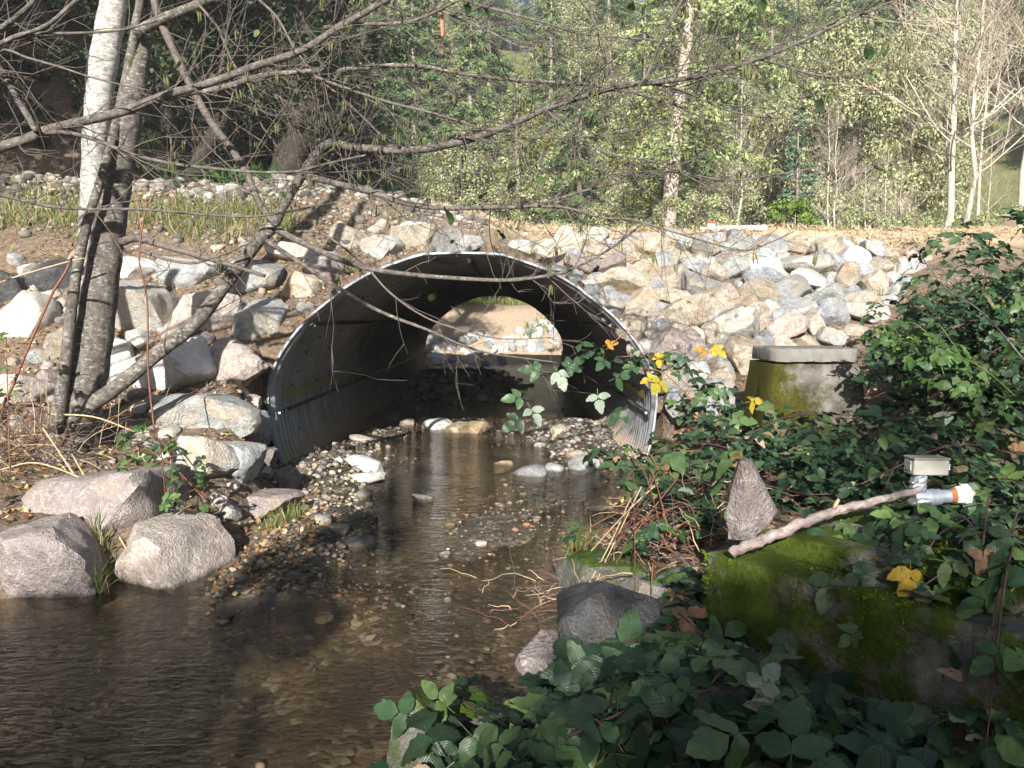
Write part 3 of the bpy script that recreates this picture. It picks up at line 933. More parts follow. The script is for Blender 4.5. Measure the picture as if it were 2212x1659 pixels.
USED = []
def boulder(px, py, wpx, hpx, colour, label, cat='boulder', name='boulder', seed=None, group=None, depth=None, lift=0.0, dscale=0.85, tilt=0.25, sub=4, planes=11, sharp=55.0, rough=0.05, yaw=None, sinkpx=0.0, top=True):
    p = hit(px, py + hpx * 0.12 + sinkpx, top=top) if depth is None else P(px, py, depth)
    s = p.y / FPX
    wd, ht = wpx * s * 1.12, hpx * s * 1.22
    seed = seed if seed is not None else int(px * 7 + py * 13) % 9973
    me = rock_mesh(seed, ROCK[colour], sub=sub, planes=planes, sharp=sharp, rough=rough)
    r = random.Random(seed)
    o = inst(name, me, p + Vector((0, ht * 0.12, lift)), (r.uniform(-tilt, tilt), r.uniform(-tilt, tilt), r.uniform(-0.5, 0.5) if yaw is None else yaw), (wd, (wd * dscale + ht * 0.2), ht))
    tag(o, label, cat, group)
    USED.append((px, py, max(wpx, 1.3 * hpx) / 2))
    return o

# --- big boulders on the tree-side bank
BANK = 'boulders on the bank under the tree'
BANKL = []
for a in [
    (53, 690, 92, 120, 'cream', 'tall pale boulder sunlit at the frame edge, beside the slim tree stem'),
    (300, 672, 145, 108, 'cream', 'broad pale cracked boulder just beside the dark tree trunk'),
    (423, 676, 150, 78, 'pinkish', 'long pinkish boulder under the tree shadow, behind the slanting limb'),
    (567, 690, 132, 112, 'grey', 'grey domed boulder striped by branch shadows, touching the culvert rim'),
    (293, 580, 90, 52, 'white', 'small whitish boulder at the top of the bank beside the trunk'),
    (415, 588, 118, 56, 'grey', 'flat grey boulder below the grass, above the long pinkish one'),
    (550, 598, 140, 92, 'grey', 'large rounded grey boulder high on the bank behind the limb'),
    (657, 622, 92, 78, 'tan', 'brownish boulder wedged against the culvert shoulder'),
    (367, 800, 160, 122, 'white', 'big white cracked boulder low on the bank behind the slanting limb'),
    (232, 775, 100, 90, 'cream', 'pale boulder directly behind the foot of the slanting limb'),
    (520, 786, 158, 92, 'pinkish', 'slanting pinkish slab with a dark hollow beneath it, by the culvert'),
    (445, 892, 190, 82, 'grey', 'long grey weathered boulder half under leaf litter'),
    (470, 905, 62, 46, 'bluish', 'small blue-grey stone leaning on the long weathered boulder'),
    (560, 918, 62, 74, 'bluish', 'mottled blue and white boulder beside the culvert foot'),
    (545, 872, 44, 34, 'cream', 'small cream stone piled under the pinkish slab'),
    (582, 868, 34, 44, 'tan', 'tan stone squeezed between the rim and the cream stone'),
    (443, 990, 118, 92, 'grey', 'shaded grey boulder among brambles on the lower bank'),
    (512, 1008, 86, 84, 'grey', 'upright grey boulder below the mottled one, near the culvert foot'),
    (577, 988, 52, 54, 'purple', 'small brown boulder tucked at the culvert foot'),
    (622, 1045, 54, 74, 'purple', 'reddish brown boulder at the edge of the gravel by the culvert'),
    (225, 1078, 262, 128, 'purple', 'large dark purple-brown flat boulder below the tree roots'),
    (580, 1090, 165, 58, 'purple', 'long low purple-grey boulder beside the gravel bar'),
    (353, 1198, 222, 146, 'pinkish', 'rounded pinkish boulder at the water edge below the dark flat one'),
    (80, 1242, 200, 150, 'purple', 'big purple-grey cracked boulder at the pool edge'),
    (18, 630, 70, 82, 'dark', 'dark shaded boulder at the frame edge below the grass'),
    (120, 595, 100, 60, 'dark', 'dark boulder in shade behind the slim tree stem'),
    (45, 845, 120, 56, 'pinkish', 'low pinkish boulder in dry canes beside the trunk'),
    (700, 560, 80, 42, 'grey', 'grey boulder with a shadow band above the culvert shoulder'),
    (640, 548, 130, 40, 'pinkish', 'long flat lilac boulder at the top of the bank by the grass'),
    (715, 580, 60, 40, 'purple', 'small purple boulder next to the culvert arch'),
    (680, 585, 50, 32, 'pinkish', 'little pink-grey stone between boulders above the culvert'),
    (140, 745, 70, 70, 'tan', 'tan boulder mostly hidden behind the tree stems'),
]:
    BANKL.append((a[0], a[1], a[5]))
    e_ = 0.92 if a[0] + a[2] / 2 > 555 else 1.12
    boulder(a[0] - (6 if e_ < 1 else 0), a[1], a[2] * e_, a[3] * e_, a[4], a[5], group=BANK)

import re
BANKPOS = list(USED)
left_poly = [(0, 560), (300, 545), (560, 530), (700, 530), (740, 590), (640, 690), (585, 790), (575, 960), (620, 1060), (480, 1120), (420, 1040), (250, 1010), (0, 960)]
def inpoly(x, y, poly):
    r = False
    j = len(poly) - 1
    for i in range(len(poly)):
        xi, yi = poly[i]; xj, yj = poly[j]
        if (yi > y) != (yj > y) and x < (xj - xi) * (y - yi) / (yj - yi) + xi: r = not r
        j = i
    return r
CNL = {'tan': 'tan', 'bluish': 'blue-grey', 'grey': 'grey', 'cream': 'cream', 'pinkish': 'pinkish', 'purple': 'purple-brown'}
cnt = tries = 0
while cnt < 75 and tries < 4000:
    tries += 1
    px, py = random.uniform(0, 740), random.uniform(530, 1120)
    if not inpoly(px, py, left_poly): continue
    rpx = random.uniform(11, 24)
    if any((px - a_) ** 2 + ((py - b_) * 1.3) ** 2 < (0.8 * (c_ + rpx)) ** 2 for a_, b_, c_ in USED): continue
    p = hit(px, py)
    sc1 = p.y / FPX
    c_ = random.choice(['tan', 'grey', 'cream', 'pinkish', 'purple', 'bluish'])
    o = inst('bank_stone', pool_rock(c_, random.randrange(8)), p + Vector((0, 0, 0.01)), (random.uniform(-.5, .5), random.uniform(-.5, .5), random.uniform(0, 6.28)), (rpx * 2.6 * sc1, rpx * 2.2 * sc1, rpx * 1.8 * sc1))
    nb_ = min(BANKL, key=lambda q: (q[0] - px) ** 2 + (q[1] - py) ** 2)
    sd = 'above' if py < nb_[1] - 10 else ('below' if py > nb_[1] + 10 else 'beside')
    short = re.match(r'.*?(boulder|slab|stone)', nb_[2]).group(0)
    tag(o, f'small {CNL[c_]} stone lodged {sd} the {short}', 'stone', 'small stones between the bank boulders')
    USED.append((px, py, rpx))
    cnt += 1

# --- row crowning the culvert
CROWN = 'boulders crowning the culvert arch'
for a in [
    (765, 512, 95, 62, 'tan', 'tan boulder first in the row over the culvert arch'),
    (822, 538, 82, 62, 'grey', 'pale grey rounded boulder sitting on the culvert arch'),
    (825, 492, 60, 40, 'pinkish', 'pinkish boulder behind the row over the arch'),
    (898, 522, 115, 66, 'tan', 'largest tan boulder in the row over the arch'),
    (965, 525, 70, 62, 'bluish', 'blue-white boulder with dark patches over the crown of the arch'),
    (1010, 540, 60, 36, 'grey', 'small grey boulder at the crown of the arch'),
    (1130, 535, 50, 34, 'grey', 'lone grey stone in straw just past the arch crown'),
    (890, 495, 60, 26, 'cream', 'low cream stone behind the row over the arch'),
]:
    boulder(*a[:5], a[5], group=CROWN)

# --- riprap slope on the road side, measured boulder by boulder
RIP = 'riprap boulders on the slope below the road'
rip = [(560, 430, 330, 130, 'tan'), (990, 355, 165, 95, 'bluish'), (830, 320, 150, 110, 'grey'), (830, 440, 250, 140, 'tan'), (1090, 490, 350, 110, 'grey'),
       (1250, 370, 210, 100, 'greenish'), (1450, 365, 190, 95, 'white'), (1680, 350, 310, 120, 'cream'), (1460, 435, 270, 90, 'bluish'), (1720, 435, 220, 100, 'grey'),
       (1600, 500, 240, 150, 'grey'), (1400, 520, 240, 165, 'tan'), (1140, 560, 270, 110, 'pinkish'), (980, 640, 430, 170, 'tan'), (1310, 640, 310, 140, 'tan'),
       (1610, 640, 280, 130, 'grey'), (1840, 655, 240, 150, 'bluish'), (1855, 565, 220, 140, 'greenish'), (1260, 760, 300, 180, 'cream'), (1570, 745, 250, 140, 'pinkish'),
       (1765, 735, 110, 130, 'tan'), (1960, 410, 170, 160, 'tan'), (2060, 395, 140, 105, 'bluish'), (2130, 470, 140, 145, 'tan'), (1990, 300, 190, 115, 'white'),
       (2165, 360, 130, 85, 'tan'), (1880, 315, 230, 80, 'grey'), (1820, 250, 150, 120, 'tan'), (670, 570, 190, 180, 'tan'), (510, 570, 180, 115, 'bluish'),
       (640, 690, 140, 130, 'tan'), (290, 345, 210, 85, 'purple'), (480, 350, 210, 85, 'purple'), (90, 290, 190, 105, 'tan'), (240, 190, 190, 150, 'tan'),
       (740, 230, 190, 110, 'tan'), (1080, 235, 170, 115, 'grey'), (1300, 190, 220, 95, 'grey'), (1500, 205, 210, 95, 'grey'), (1660, 235, 150, 90, 'tan'),
       (880, 155, 150, 65, 'grey'), (600, 200, 130, 80, 'grey'), (400, 165, 130, 80, 'cream'), (430, 250, 180, 90, 'tan'), (960, 215, 130, 80, 'bluish'),
       (1230, 250, 190, 80, 'greenish'), (1460, 295, 140, 80, 'greenish'), (1200, 305, 180, 70, 'pinkish'), (1340, 310, 90, 90, 'orange'), (1560, 295, 80, 80, 'grey'),
       (680, 375, 200, 100, 'tan'), (880, 545, 210, 110, 'tan'), (1860, 800, 180, 100, 'grey'), (900, 880, 330, 230, 'purple'), (1330, 930, 260, 260, 'tan'),
       (760, 500, 130, 90, 'bluish'), (2020, 570, 190, 120, 'grey'), (2050, 640, 190, 90, 'cream'), (2110, 250, 150, 80, 'grey'), (1120, 395, 140, 80, 'tan'), (1110, 780, 110, 120, 'tan'), (1000, 430, 120, 60, 'grey'), (760, 690, 120, 90, 'pinkish'), (700, 790, 150, 90, 'tan'), (800, 760, 140, 110, 'grey')]
CN = {'tan': 'tan', 'bluish': 'blue-grey', 'grey': 'grey', 'greenish': 'grey-green', 'white': 'whitish', 'cream': 'cream', 'pinkish': 'pinkish', 'purple': 'purple-brown', 'orange': 'orange-stained'}
ripd = []
for (cx_, cy_, w_, h_, c_) in rip:
    ripd.append([1152 + cx_ * .3472, 466.3 + cy_ * .3472, w_ * .3472, h_ * .3472, c_])
ORD = ['first', 'second', 'third', 'fourth', 'fifth', 'sixth', 'seventh', 'eighth', 'ninth', 'tenth', 'eleventh', 'twelfth', 'thirteenth', 'fourteenth', 'fifteenth', 'sixteenth', 'seventeenth', 'eighteenth', 'nineteenth', 'twentieth'] + ['twenty-' + q for q in ('first', 'second', 'third', 'fourth', 'fifth', 'sixth', 'seventh', 'eighth', 'ninth')] + ['thirtieth'] + ['thirty-' + q for q in ('first', 'second', 'third', 'fourth', 'fifth', 'sixth', 'seventh', 'eighth', 'ninth')] + ['fortieth']
RIPPOS = []
bands = [0, 535, 570, 605, 640, 680, 725, 1000]
for bi in range(len(bands) - 1):
    row = sorted([r for r in ripd if bands[bi] <= r[1] < bands[bi + 1]], key=lambda r: r[0])
    for k, r in enumerate(row):
        big = r[2] * r[3]
        sz = 'large' if big > 4200 else ('small' if big < 1500 else 'mid-sized')
        shp = 'slab' if r[2] > 2.2 * r[3] else ('upright block' if r[3] > 0.95 * r[2] else 'angular block')
        RIPPOS.append((r[0], r[1], k, bi))
        lab = f'{sz} {CN[r[4]]} {shp}, {ORD[k]} from the culvert in the {ORD[bi]} riprap row below the road'
        boulder(r[0], r[1], r[2] * 0.98, r[3] * 1.06, r[4], lab, name='riprap_boulder', group=RIP, lift=0.10, tilt=0.5, planes=8 + (k % 4), sharp=70.0, rough=0.05, dscale=0.8)

# filler stones between them
fill_poly = [(1215, 600), (1262, 640), (1330, 700), (1420, 830), (1440, 900), (1560, 880), (1640, 760), (1850, 740), (1930, 640), (2010, 560), (1900, 530), (1560, 512), (1240, 505), (1180, 530), (1160, 560)]
def inpoly(x, y, poly):
    r = False
    j = len(poly) - 1
    for i in range(len(poly)):
        xi, yi = poly[i]; xj, yj = poly[j]
        if (yi > y) != (yj > y) and x < (xj - xi) * (y - yi) / (yj - yi) + xi: r = not r
        j = i
    return r
cnt = 0
tries = 0
while cnt < 120 and tries < 6000:
    tries += 1
    px, py = random.uniform(1160, 2010), random.uniform(500, 900)
    if not inpoly(px, py, fill_poly): continue
    rpx = 10 + 14 * (py - 490) / 300 + random.uniform(0, 8)
    if any((px - a) ** 2 + ((py - b) * 1.4) ** 2 < (0.62 * (c + rpx)) ** 2 for a, b, c in USED): continue
    p = hit(px, py)
    s = p.y / FPX
    c_ = random.choice(['tan', 'tan', 'grey', 'grey', 'bluish', 'pinkish'])
    o = inst('riprap_stone', pool_rock(c_, random.randrange(8)), p + Vector((0, 0, -0.02)), (random.uniform(-.6, .6), random.uniform(-.6, .6), random.uniform(0, 6.28)), (rpx * 2.7 * s, rpx * 2.3 * s, rpx * 1.9 * s))
    nb_ = min(RIPPOS, key=lambda q: (q[0] - px) ** 2 + (q[1] - py) ** 2)
    sd = 'above' if py < nb_[1] - 6 else ('below' if py > nb_[1] + 6 else 'beside')
    lab = f'small {CN[c_]} stone wedged {sd} the {ORD[nb_[2]]} block of the {ORD[nb_[3]]} riprap row'
    tag(o, lab, 'stone', 'small stones filling the riprap')
    USED.append((px, py, rpx))
    cnt += 1

# --- stones in the stream
for a in [
    (786, 1008, 80, 40, 'white', 'white rounded stone on the gravel bar at the culvert mouth'),
    (784, 1034, 84, 24, 'cream', 'flat cream stone in front of the white one on the bar'),
    (948, 924, 66, 42, 'white', 'bright white boulder in the stream at the culvert mouth'),
    (1010, 931, 84, 46, 'orange', 'orange-stained pointed boulder next to the bright white one'),
    (1150, 1027, 68, 38, 'grey', 'speckled grey stone standing in the water'),
    (1198, 1017, 40, 36, 'bluish', 'small dark grey stone touching the speckled one'),
    (1262, 1010, 66, 46, 'grey', 'rounded grey stone at the water edge by the brambles'),
    (915, 1077, 46, 14, 'cream', 'flat cream stone barely above the water in midstream'),
    (697, 1124, 36, 28, 'grey', 'upright grey stone at the edge of the gravel'),
    (732, 1144, 42, 26, 'purple', 'smooth purple-grey stone at the water edge'),
    (700, 1152, 30, 22, 'dark', 'small dark stone beside the smooth purple-grey one'),
    (776, 1176, 68, 30, 'dark', 'dark wet pointed stone lying in the water'),
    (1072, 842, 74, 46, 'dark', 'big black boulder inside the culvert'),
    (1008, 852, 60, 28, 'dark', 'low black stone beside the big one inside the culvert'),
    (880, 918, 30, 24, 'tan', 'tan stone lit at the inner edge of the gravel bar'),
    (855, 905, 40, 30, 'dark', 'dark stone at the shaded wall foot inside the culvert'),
    (790, 950, 60, 16, 'cream', 'cream stone strip at the culvert wall foot'),
    (1208, 933, 34, 30, 'tan', 'tilted tan stone on the sunlit gravel inside the culvert'),
    (1170, 962, 30, 16, 'grey', 'small grey stone below the sunlit gravel'),
    (1240, 985, 34, 22, 'tan', 'small tan stone beside the sunlit steel wall'),
    (1085, 1008, 44, 10, 'orange', 'orange stone just awash in midstream'),
    (1040, 1175, 22, 14, 'pinkish', 'little pinkish stone in the riffle'),
    (960, 1200, 24, 12, 'grey', 'little grey stone in the riffle'),
    (1025, 1255, 18, 12, 'tan', 'little white stone in the riffle'),
    (700, 1340, 40, 12, 'orange', 'rusty flat stone at the edge of the gravel tongue'),
]:
    boulder(*a[:5], a[5], cat='stone', name='stream_stone', top=False, dscale=0.9, sub=3, planes=12, sharp=14.0, rough=0.06)
for k, px in enumerate([918, 936, 955, 972, 990, 1010, 1030, 1052]):
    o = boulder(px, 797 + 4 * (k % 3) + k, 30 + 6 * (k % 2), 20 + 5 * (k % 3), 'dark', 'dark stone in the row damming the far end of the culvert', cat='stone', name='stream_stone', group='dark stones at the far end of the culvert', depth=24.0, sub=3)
    o.location.z = 0.05
# stones seen through the culvert on the far bank
for k in range(80):
    px = random.uniform(920, 1220); py = random.uniform(728, 792) - (max(0, px - 1090) * 0.4)
    p = hit(px, max(py, 705), 29.5)
    if p.y > 40: continue
    c_ = random.choice(['grey', 'cream', 'bluish', 'white'])
    o = inst('far_stone', pool_rock(c_, random.randrange(8)), p, (random.random(), random.random(), random.random() * 6), (random.uniform(.35, .7), random.uniform(.4, .6), random.uniform(.25, .5)))
    tag(o, f'pale {CN[c_]} stone on the sunlit slope seen through the culvert', 'stone', 'stones on the slope beyond the culvert')

# --- stones on the near bank
for a in [
    (1325, 1375, 250, 200, 'dark', 'large black angular rock at the water edge among the brambles', 3.55),
    (1195, 1420, 150, 70, 'purple', 'low dark rock with a mossy end jutting into the stream', 3.65),
    (1395, 1288, 92, 58, 'grey', 'grey rock top showing behind the large black rock', 4.0),
    (1305, 1240, 190, 80, 'mossy', 'moss-covered mound of rock under the broken canes', 4.7),
    (1450, 1265, 90, 50, 'mossy', 'small mossy rock beside the concrete block', 4.2),
    (905, 1600, 100, 150, 'mossy', 'mossy rock end under the nearest bramble leaves', 2.75),
    (1010, 1535, 120, 70, 'mossy', 'flat mossy stone behind the nearest bramble leaves', 3.05),
    (1290, 1640, 140, 80, 'purple', 'brown stone mostly buried under the nearest brambles', 2.5),
]:
    boulder(a[0], a[1], a[2], a[3], a[4], a[5], name='bank_rock', cat='rock', depth=a[6], sub=4, planes=9, sharp=70)
# orange paint mark is part of the trunk below

# ----------------------------------------------------------------- round concrete pillar
def lathe(c, prof, seg=40, wob=0.0, seed=0, sq=2.0):
    V, F = [], []
    r_ = np.random.default_rng(seed)
    for (r, z) in prof:
        for k in range(seg):
            a = k * 2 * math.pi / seg
            rr = r + r_.normal(0, wob)
            if sq > 2: rr *= (abs(math.cos(a)) ** sq + abs(math.sin(a)) ** sq) ** (-1 / sq)
            V.append((c[0] + rr * math.cos(a), c[1] + rr * math.sin(a), c[2] + z + r_.normal(0, wob * 0.6)))
    n = len(prof)
    for i in range(n - 1):
        for k in range(seg):
            F.append((i * seg + k, i * seg + (k + 1) % seg, (i + 1) * seg + (k + 1) % seg, (i + 1) * seg + k))
    F.append(tuple(reversed(range(seg)))); F.append(tuple((n - 1) * seg + k for k in range(seg)))
    return np.array(V), F

pc = P(1735, 750, 7.2)
pz = pc.z
PIL = thing('concrete_pillar', 'tapered mossy concrete pillar with a flat grey cap, standing in brambles', 'pillar', (pc.x, 7.2, pz - 1.1))
V, F = lathe((pc.x, 7.2, pz), [(0.53, -1.3), (0.48, -0.9), (0.43, -0.5), (0.392, -0.2), (0.38, -0.128)], 72, 0.004, 3, 7.0)
obj('body', V, F, M['pillar_moss'], PIL, sharp=40)
V, F = lathe((pc.x, 7.2, pz), [(0.35, -0.112), (0.374, -0.108), (0.379, -0.10), (0.379, -0.012), (0.372, 0.0), (0.25, 0.004)], 72, 0.003, 4, 5.0)
obj('cap', V, F, M['cap'], PIL, sharp=40)

# ----------------------------------------------------------------- mossy concrete block
A0 = np.array([0.80, 3.36]); ED = np.array([0.72, -0.90]); ED = ED / np.linalg.norm(ED); BK = np.array([-ED[1], ED[0]])
BLK = thing('concrete_block', 'old stepped concrete block coated in green moss beside the near brambles', 'concrete block', (A0[0], A0[1], 0.2))
def blk(u0, u1, v0, v1, z0, z1, name, m, seed, res=0.05):
    bm = bmesh.new()
    bmesh.ops.create_cube(bm, size=1.0)
    for v in bm.verts:
        v.co = Vector(((u0 + u1) / 2 + v.co.x * (u1 - u0), (v0 + v1) / 2 + v.co.y * (v1 - v0), (z0 + z1) / 2 + v.co.z * (z1 - z0)))
    bmesh.ops.bevel(bm, geom=bm.edges[:], offset=0.025, segments=3, affect='EDGES', profile=0.6)
    bmesh.ops.triangulate(bm, faces=bm.faces[:])
    for _ in range(4):
        ed = [e for e in bm.edges if e.calc_length() > res * 2.2]
        if not ed: break
        bmesh.ops.subdivide_edges(bm, edges=ed, cuts=1)
        bmesh.ops.triangulate(bm, faces=bm.faces[:])
    bm.normal_update()
    V = np.array([v.co[:] for v in bm.verts]); N = np.array([v.normal[:] for v in bm.verts])
    F = [tuple(v.index for v in f.verts) for f in bm.faces]
    bm.free()
    V = V + N * (0.012 * fbm(V * 5, seed, 4))[:, None]
    W = np.stack([A0[0] + ED[0] * V[:, 0] + BK[0] * V[:, 1], A0[1] + ED[1] * V[:, 0] + BK[1] * V[:, 1], V[:, 2]], 1)
    NW = np.stack([ED[0] * N[:, 0] + BK[0] * N[:, 1], ED[1] * N[:, 0] + BK[1] * N[:, 1], N[:, 2]], 1)
    o = obj(name, W, F, m, BLK, sharp=45)
    return o, W, NW
b1, W1, N1 = blk(0, 2.2, 0, 1.1, -0.1, 0.78, 'lower_block', M['concrete_moss'], 3)
b2, W2, N2 = blk(0.12, 2.1, 0.20, 1.05, 0.77, 0.865, 'upper_slab', M['concrete_moss'], 5)

def moss_on(W, N, n, mask_seed, thr, parent, zup=-0.3, size=0.012):
    k = rng.integers(0, len(W), n * 3)
    pts = W[k] + rng.normal(0, 0.025, (len(k), 3)) * (1 - np.abs(N[k]))
    nn = N[k]
    ok = (fbm(pts * 4.0, mask_seed, 3) > thr) & (nn[:, 2] > zup)
    pts, nn = pts[ok][:n], nn[ok][:n]
    return blades(pts, nn, size, 0.45, 0.6)

def blades(pts, nn, h, wfac, spread, hv=0.5):
    """one small curved triangle pair per point"""
    n = len(pts)
    d = nn + rng.normal(0, spread, (n, 3))
    d /= np.linalg.norm(d, axis=1)[:, None] + 1e-9
    s = np.cross(d, rng.normal(size=(n, 3))); s /= np.linalg.norm(s, axis=1)[:, None] + 1e-9
    L = h * rng.uniform(1 - hv, 1 + hv, n)[:, None]
    bend = rng.normal(0, 0.35, (n, 3)); 
    wv = s * L * wfac * 0.5
    v0 = pts - wv * 0.7; v1 = pts + wv * 0.7
    mid = pts + d * L * 0.55
    v2 = mid + wv; v3 = mid - wv
    tip = pts + d * L + bend * L * 0.35
    V = np.stack([v0, v1, v2, v3, tip], 1).reshape(-1, 3)
    a = np.arange(n) * 5
    F = np.vstack([np.stack([a, a + 1, a + 2], 1), np.stack([a, a + 2, a + 3], 1), np.stack([a + 3, a + 2, a + 4], 1)])
    return V, F
Vm, Fm = moss_on(W1, N1, 14000, 21, 0.12, BLK)
mo = obj('moss', Vm, Fm, M['moss'], BLK, smooth=False); mo['kind'] = 'stuff'
Vm, Fm = moss_on(W2, N2, 7000, 22, 0.22, BLK)
mo = obj('moss', Vm, Fm, M['moss'], BLK, smooth=False); mo['kind'] = 'stuff'

# ----------------------------------------------------------------- pointed stone standing on the block
sp_ = [(1572, 1165), (1640, 1170), (1676, 1108), (1650, 1050), (1622, 990), (1598, 996), (1578, 1060), (1570, 1100)]
bm = bmesh.new()
for (px, py) in sp_:
    q = P(px, py, 3.5)
    bm.verts.new(q)
    q2 = P(px + random.uniform(-6, 6), py + random.uniform(-6, 2), 3.62)
    bm.verts.new(q2)
for (px, py) in [(1600, 1166), (1606, 1080), (1612, 1010)]:
    bm.verts.new(P(px, py, 3.44))
bmesh.ops.convex_hull(bm, input=bm.verts[:])
bmesh.ops.delete(bm, geom=[v for v in bm.verts if not v.link_faces], context='VERTS')
bmesh.ops.triangulate(bm, faces=bm.faces[:])
for _ in range(3):
    bmesh.ops.subdivide_edges(bm, edges=[e for e in bm.edges if e.calc_length() > 0.03], cuts=1)
    bmesh.ops.triangulate(bm, faces=bm.faces[:])
bm.normal_update()
V = np.array([v.co[:] for v in bm.verts]); N = np.array([v.normal[:] for v in bm.verts]); F = [tuple(v.index for v in f.verts) for f in bm.faces]
bm.free()
V = V + N * (0.004 * fbm(V * 18, 5, 4))[:, None]
q = P(1620, 1165, 3.5)
tag(obj('pointed_stone', V, F, ROCK['purple'], origin=q, sharp=35), 'upright pointed brown stone propped on the mossy concrete block', 'stone')

# fallen stick
pts, rad = smooth_path([P(1577, 1196, 3.20), P(1650, 1166, 3.20), P(1720, 1135, 3.22), P(1800, 1106, 3.26), P(1880, 1085, 3.32), P(1992, 1057, 3.38)], [0.021, 0.022, 0.021, 0.020, 0.017, 0.013], 7, 0.003)
ST = thing('fallen_branch', 'bare grey-purple fallen branch lying across the mossy concrete block', 'branch', P(1577, 1196, 3.30))
b = MB(); b.tube(pts, rad * (1 + 0.06 * np.sin(np.arange(len(rad)) * 2.3)), 12)
obj('stem', np.vstack(b.V), b.F, M['stick'], ST)
b = MB(); b.tube([P(1801, 1100, 3.26), P(1806, 1088, 3.25), P(1812, 1078, 3.25)], [0.010, 0.008, 0.006], 6)
obj('knot_stub', np.vstack(b.V), b.F, M['cane_dry'], ST)

# ----------------------------------------------------------------- meter box on a foil-wrapped pipe
MY = 3.45
mb = P(1995, 1128, MY)
MET = thing('meter_assembly', 'grey instrument box on a foil-wrapped pipe tee with a rusty capped side pipe', 'pipe fitting', mb)
def px2(px, py, y=MY): return P(px, py, y)
sc_ = MY / FPX
c = px2(2001, 1007)
V, F = boxvf(c, (80 * sc_ * 1.02, 0.075, 34 * sc_), Euler((0, 0.03, 0.12)).to_matrix(), 0.006)
bx_ = obj('instrument_box', V, F, M['pvc_grey'], MET, smooth=False)
V, F = boxvf(c + Vector((0, -0.002, 19.0 * sc_)), (83 * sc_ * 1.02, 0.082, 5 * sc_), Euler((0, 0.03, 0.12)).to_matrix(), 0.003)
obj('lid', V, F, M['cap'], bx_, smooth=False)
V, F = boxvf(c + Vector((-41.6 * sc_, -0.006, 3 * sc_)), (4 * sc_, 0.045, 20 * sc_), Euler((0, 0.03, 0.12)).to_matrix(), 0.001)
obj('tape_tab', V, F, M['foil'], bx_, smooth=False)
V, F = boxvf(c + Vector((43 * sc_, 0.0, 0)), (7 * sc_, 0.04, 14 * sc_), Euler((0, 0.2, 0.12)).to_matrix(), 0.002)
obj('tape_tab', V, F, M['foil'], bx_, smooth=False)
b = MB(); b.tube([px2(1986, 1062), px2(1986, 1045), px2(1987, 1024)], [0.030, 0.026, 0.031], 12)
obj('riser', np.vstack(b.V), b.F, M['pipe_blue'], MET)
pts = [px2(1984 + 2 * math.sin(k * 2.1), 1056 - k * 3.6, MY) for k in range(9)]
b = MB(); b.tube(pts, [0.030 + 0.006 * ((k * 7) % 3 - 1) for k in range(9)], 9)
obj('foil_wrap', np.vstack(b.V), b.F, M['foil'], MET, smooth=False)
b = MB(); b.tube([px2(1972, 1076), px2(1985, 1076), px2(2030, 1073)], [0.034, 0.036, 0.034], 16)
obj('tee_body', np.vstack(b.V), b.F, M['pipe_blue'], MET, sharp=40)
b = MB(); b.tube([px2(2010, 1074, MY), px2(2018, 1073.6, MY), px2(2020, 1073.4, MY), px2(2060, 1071, MY)], [0.036, 0.036, 0.028, 0.028], 16)
obj('side_pipe', np.vstack(b.V), b.F, M['pipe_blue'], MET, sharp=40)
b = MB(); b.tube([px2(2052, 1071.5), px2(2062, 1070.5)], [0.0315, 0.0315], 16)
obj('rust_ring', np.vstack(b.V), b.F, M['rust'], MET, sharp=40)
b = MB(); b.tube([px2(2061, 1070), px2(2063, 1070), px2(2076, 1068.6), px2(2077, 1068.5), px2(2090, 1067), px2(2093, 1067)], [0.028, 0.037, 0.038, 0.044, 0.044, 0.030], 8)
obj('union_nut', np.vstack(b.V), b.F, M['pvc_white'], MET, smooth=False)
b = MB(); b.tube([px2(2093, 1067), px2(2104, 1065)], [0.018, 0.012], 8)
obj('spout', np.vstack(b.V), b.F, M['cane_dry'], MET)
V, F = rock_vf(77, 3, 18, 30, 0.12)
V = V * np.array([50 * sc_, 0.09, 26 * sc_]) + np.array(px2(1988, 1086, MY - 0.03))
obj('foil_wrap', V, F, M['foil'], MET, smooth=False)
b = MB(); b.tube([px2(1990, 1130), px2(1988, 1084)], [0.028, 0.028], 12)
obj('post', np.vstack(b.V), b.F, M['pipe_blue'], MET, sharp=40)
V, F = boxvf(px2(2010, 1122, MY + 0.03), (86 * sc_, 0.12, 12 * sc_), Euler((0.0, 0.12, 0.2)).to_matrix(), 0.008)
obj('foot_plate', V, F, M['pvc_white'], MET, smooth=False)
b = MB(); b.tube([px2(1994, 1140), px2(2036, 1136)], [0.03, 0.03], 12)
obj('white_stub', np.vstack(b.V), b.F, M['pvc_white'], MET, sharp=40)

# ----------------------------------------------------------------- white pipe and jugs on the road edge
q = hit(1590, 497)
py_ = q.y
WP = P(1600, 492, py_)
b = MB(); b.tube([P(1548, 494.5, py_), P(1653, 492, py_ + 0.1)], [0.052, 0.052], 14)
wp = thing('white_pipe', 'white plastic pipe lying along the road edge', 'pipe', WP)
obj('tube', np.vstack(b.V), b.F, M['pvc_white'], wp, sharp=40)
b = MB(); b.tube([P(1646, 492.2, py_ + 0.09), P(1654, 492, py_ + 0.1)], [0.06, 0.06], 14)
obj('socket_end', np.vstack(b.V), b.F, M['pvc_white'], wp, sharp=40)
JC = P(1536, 497, py_)
jug = thing('bucket', 'white bucket with a red lid beside the white pipe', 'bucket', JC)
V, F = lathe(JC, [(0.06, 0), (0.065, 0.005), (0.078, 0.10), (0.08, 0.11)], 20); obj('pail', V, F, M['pvc_white'], jug, sharp=40)
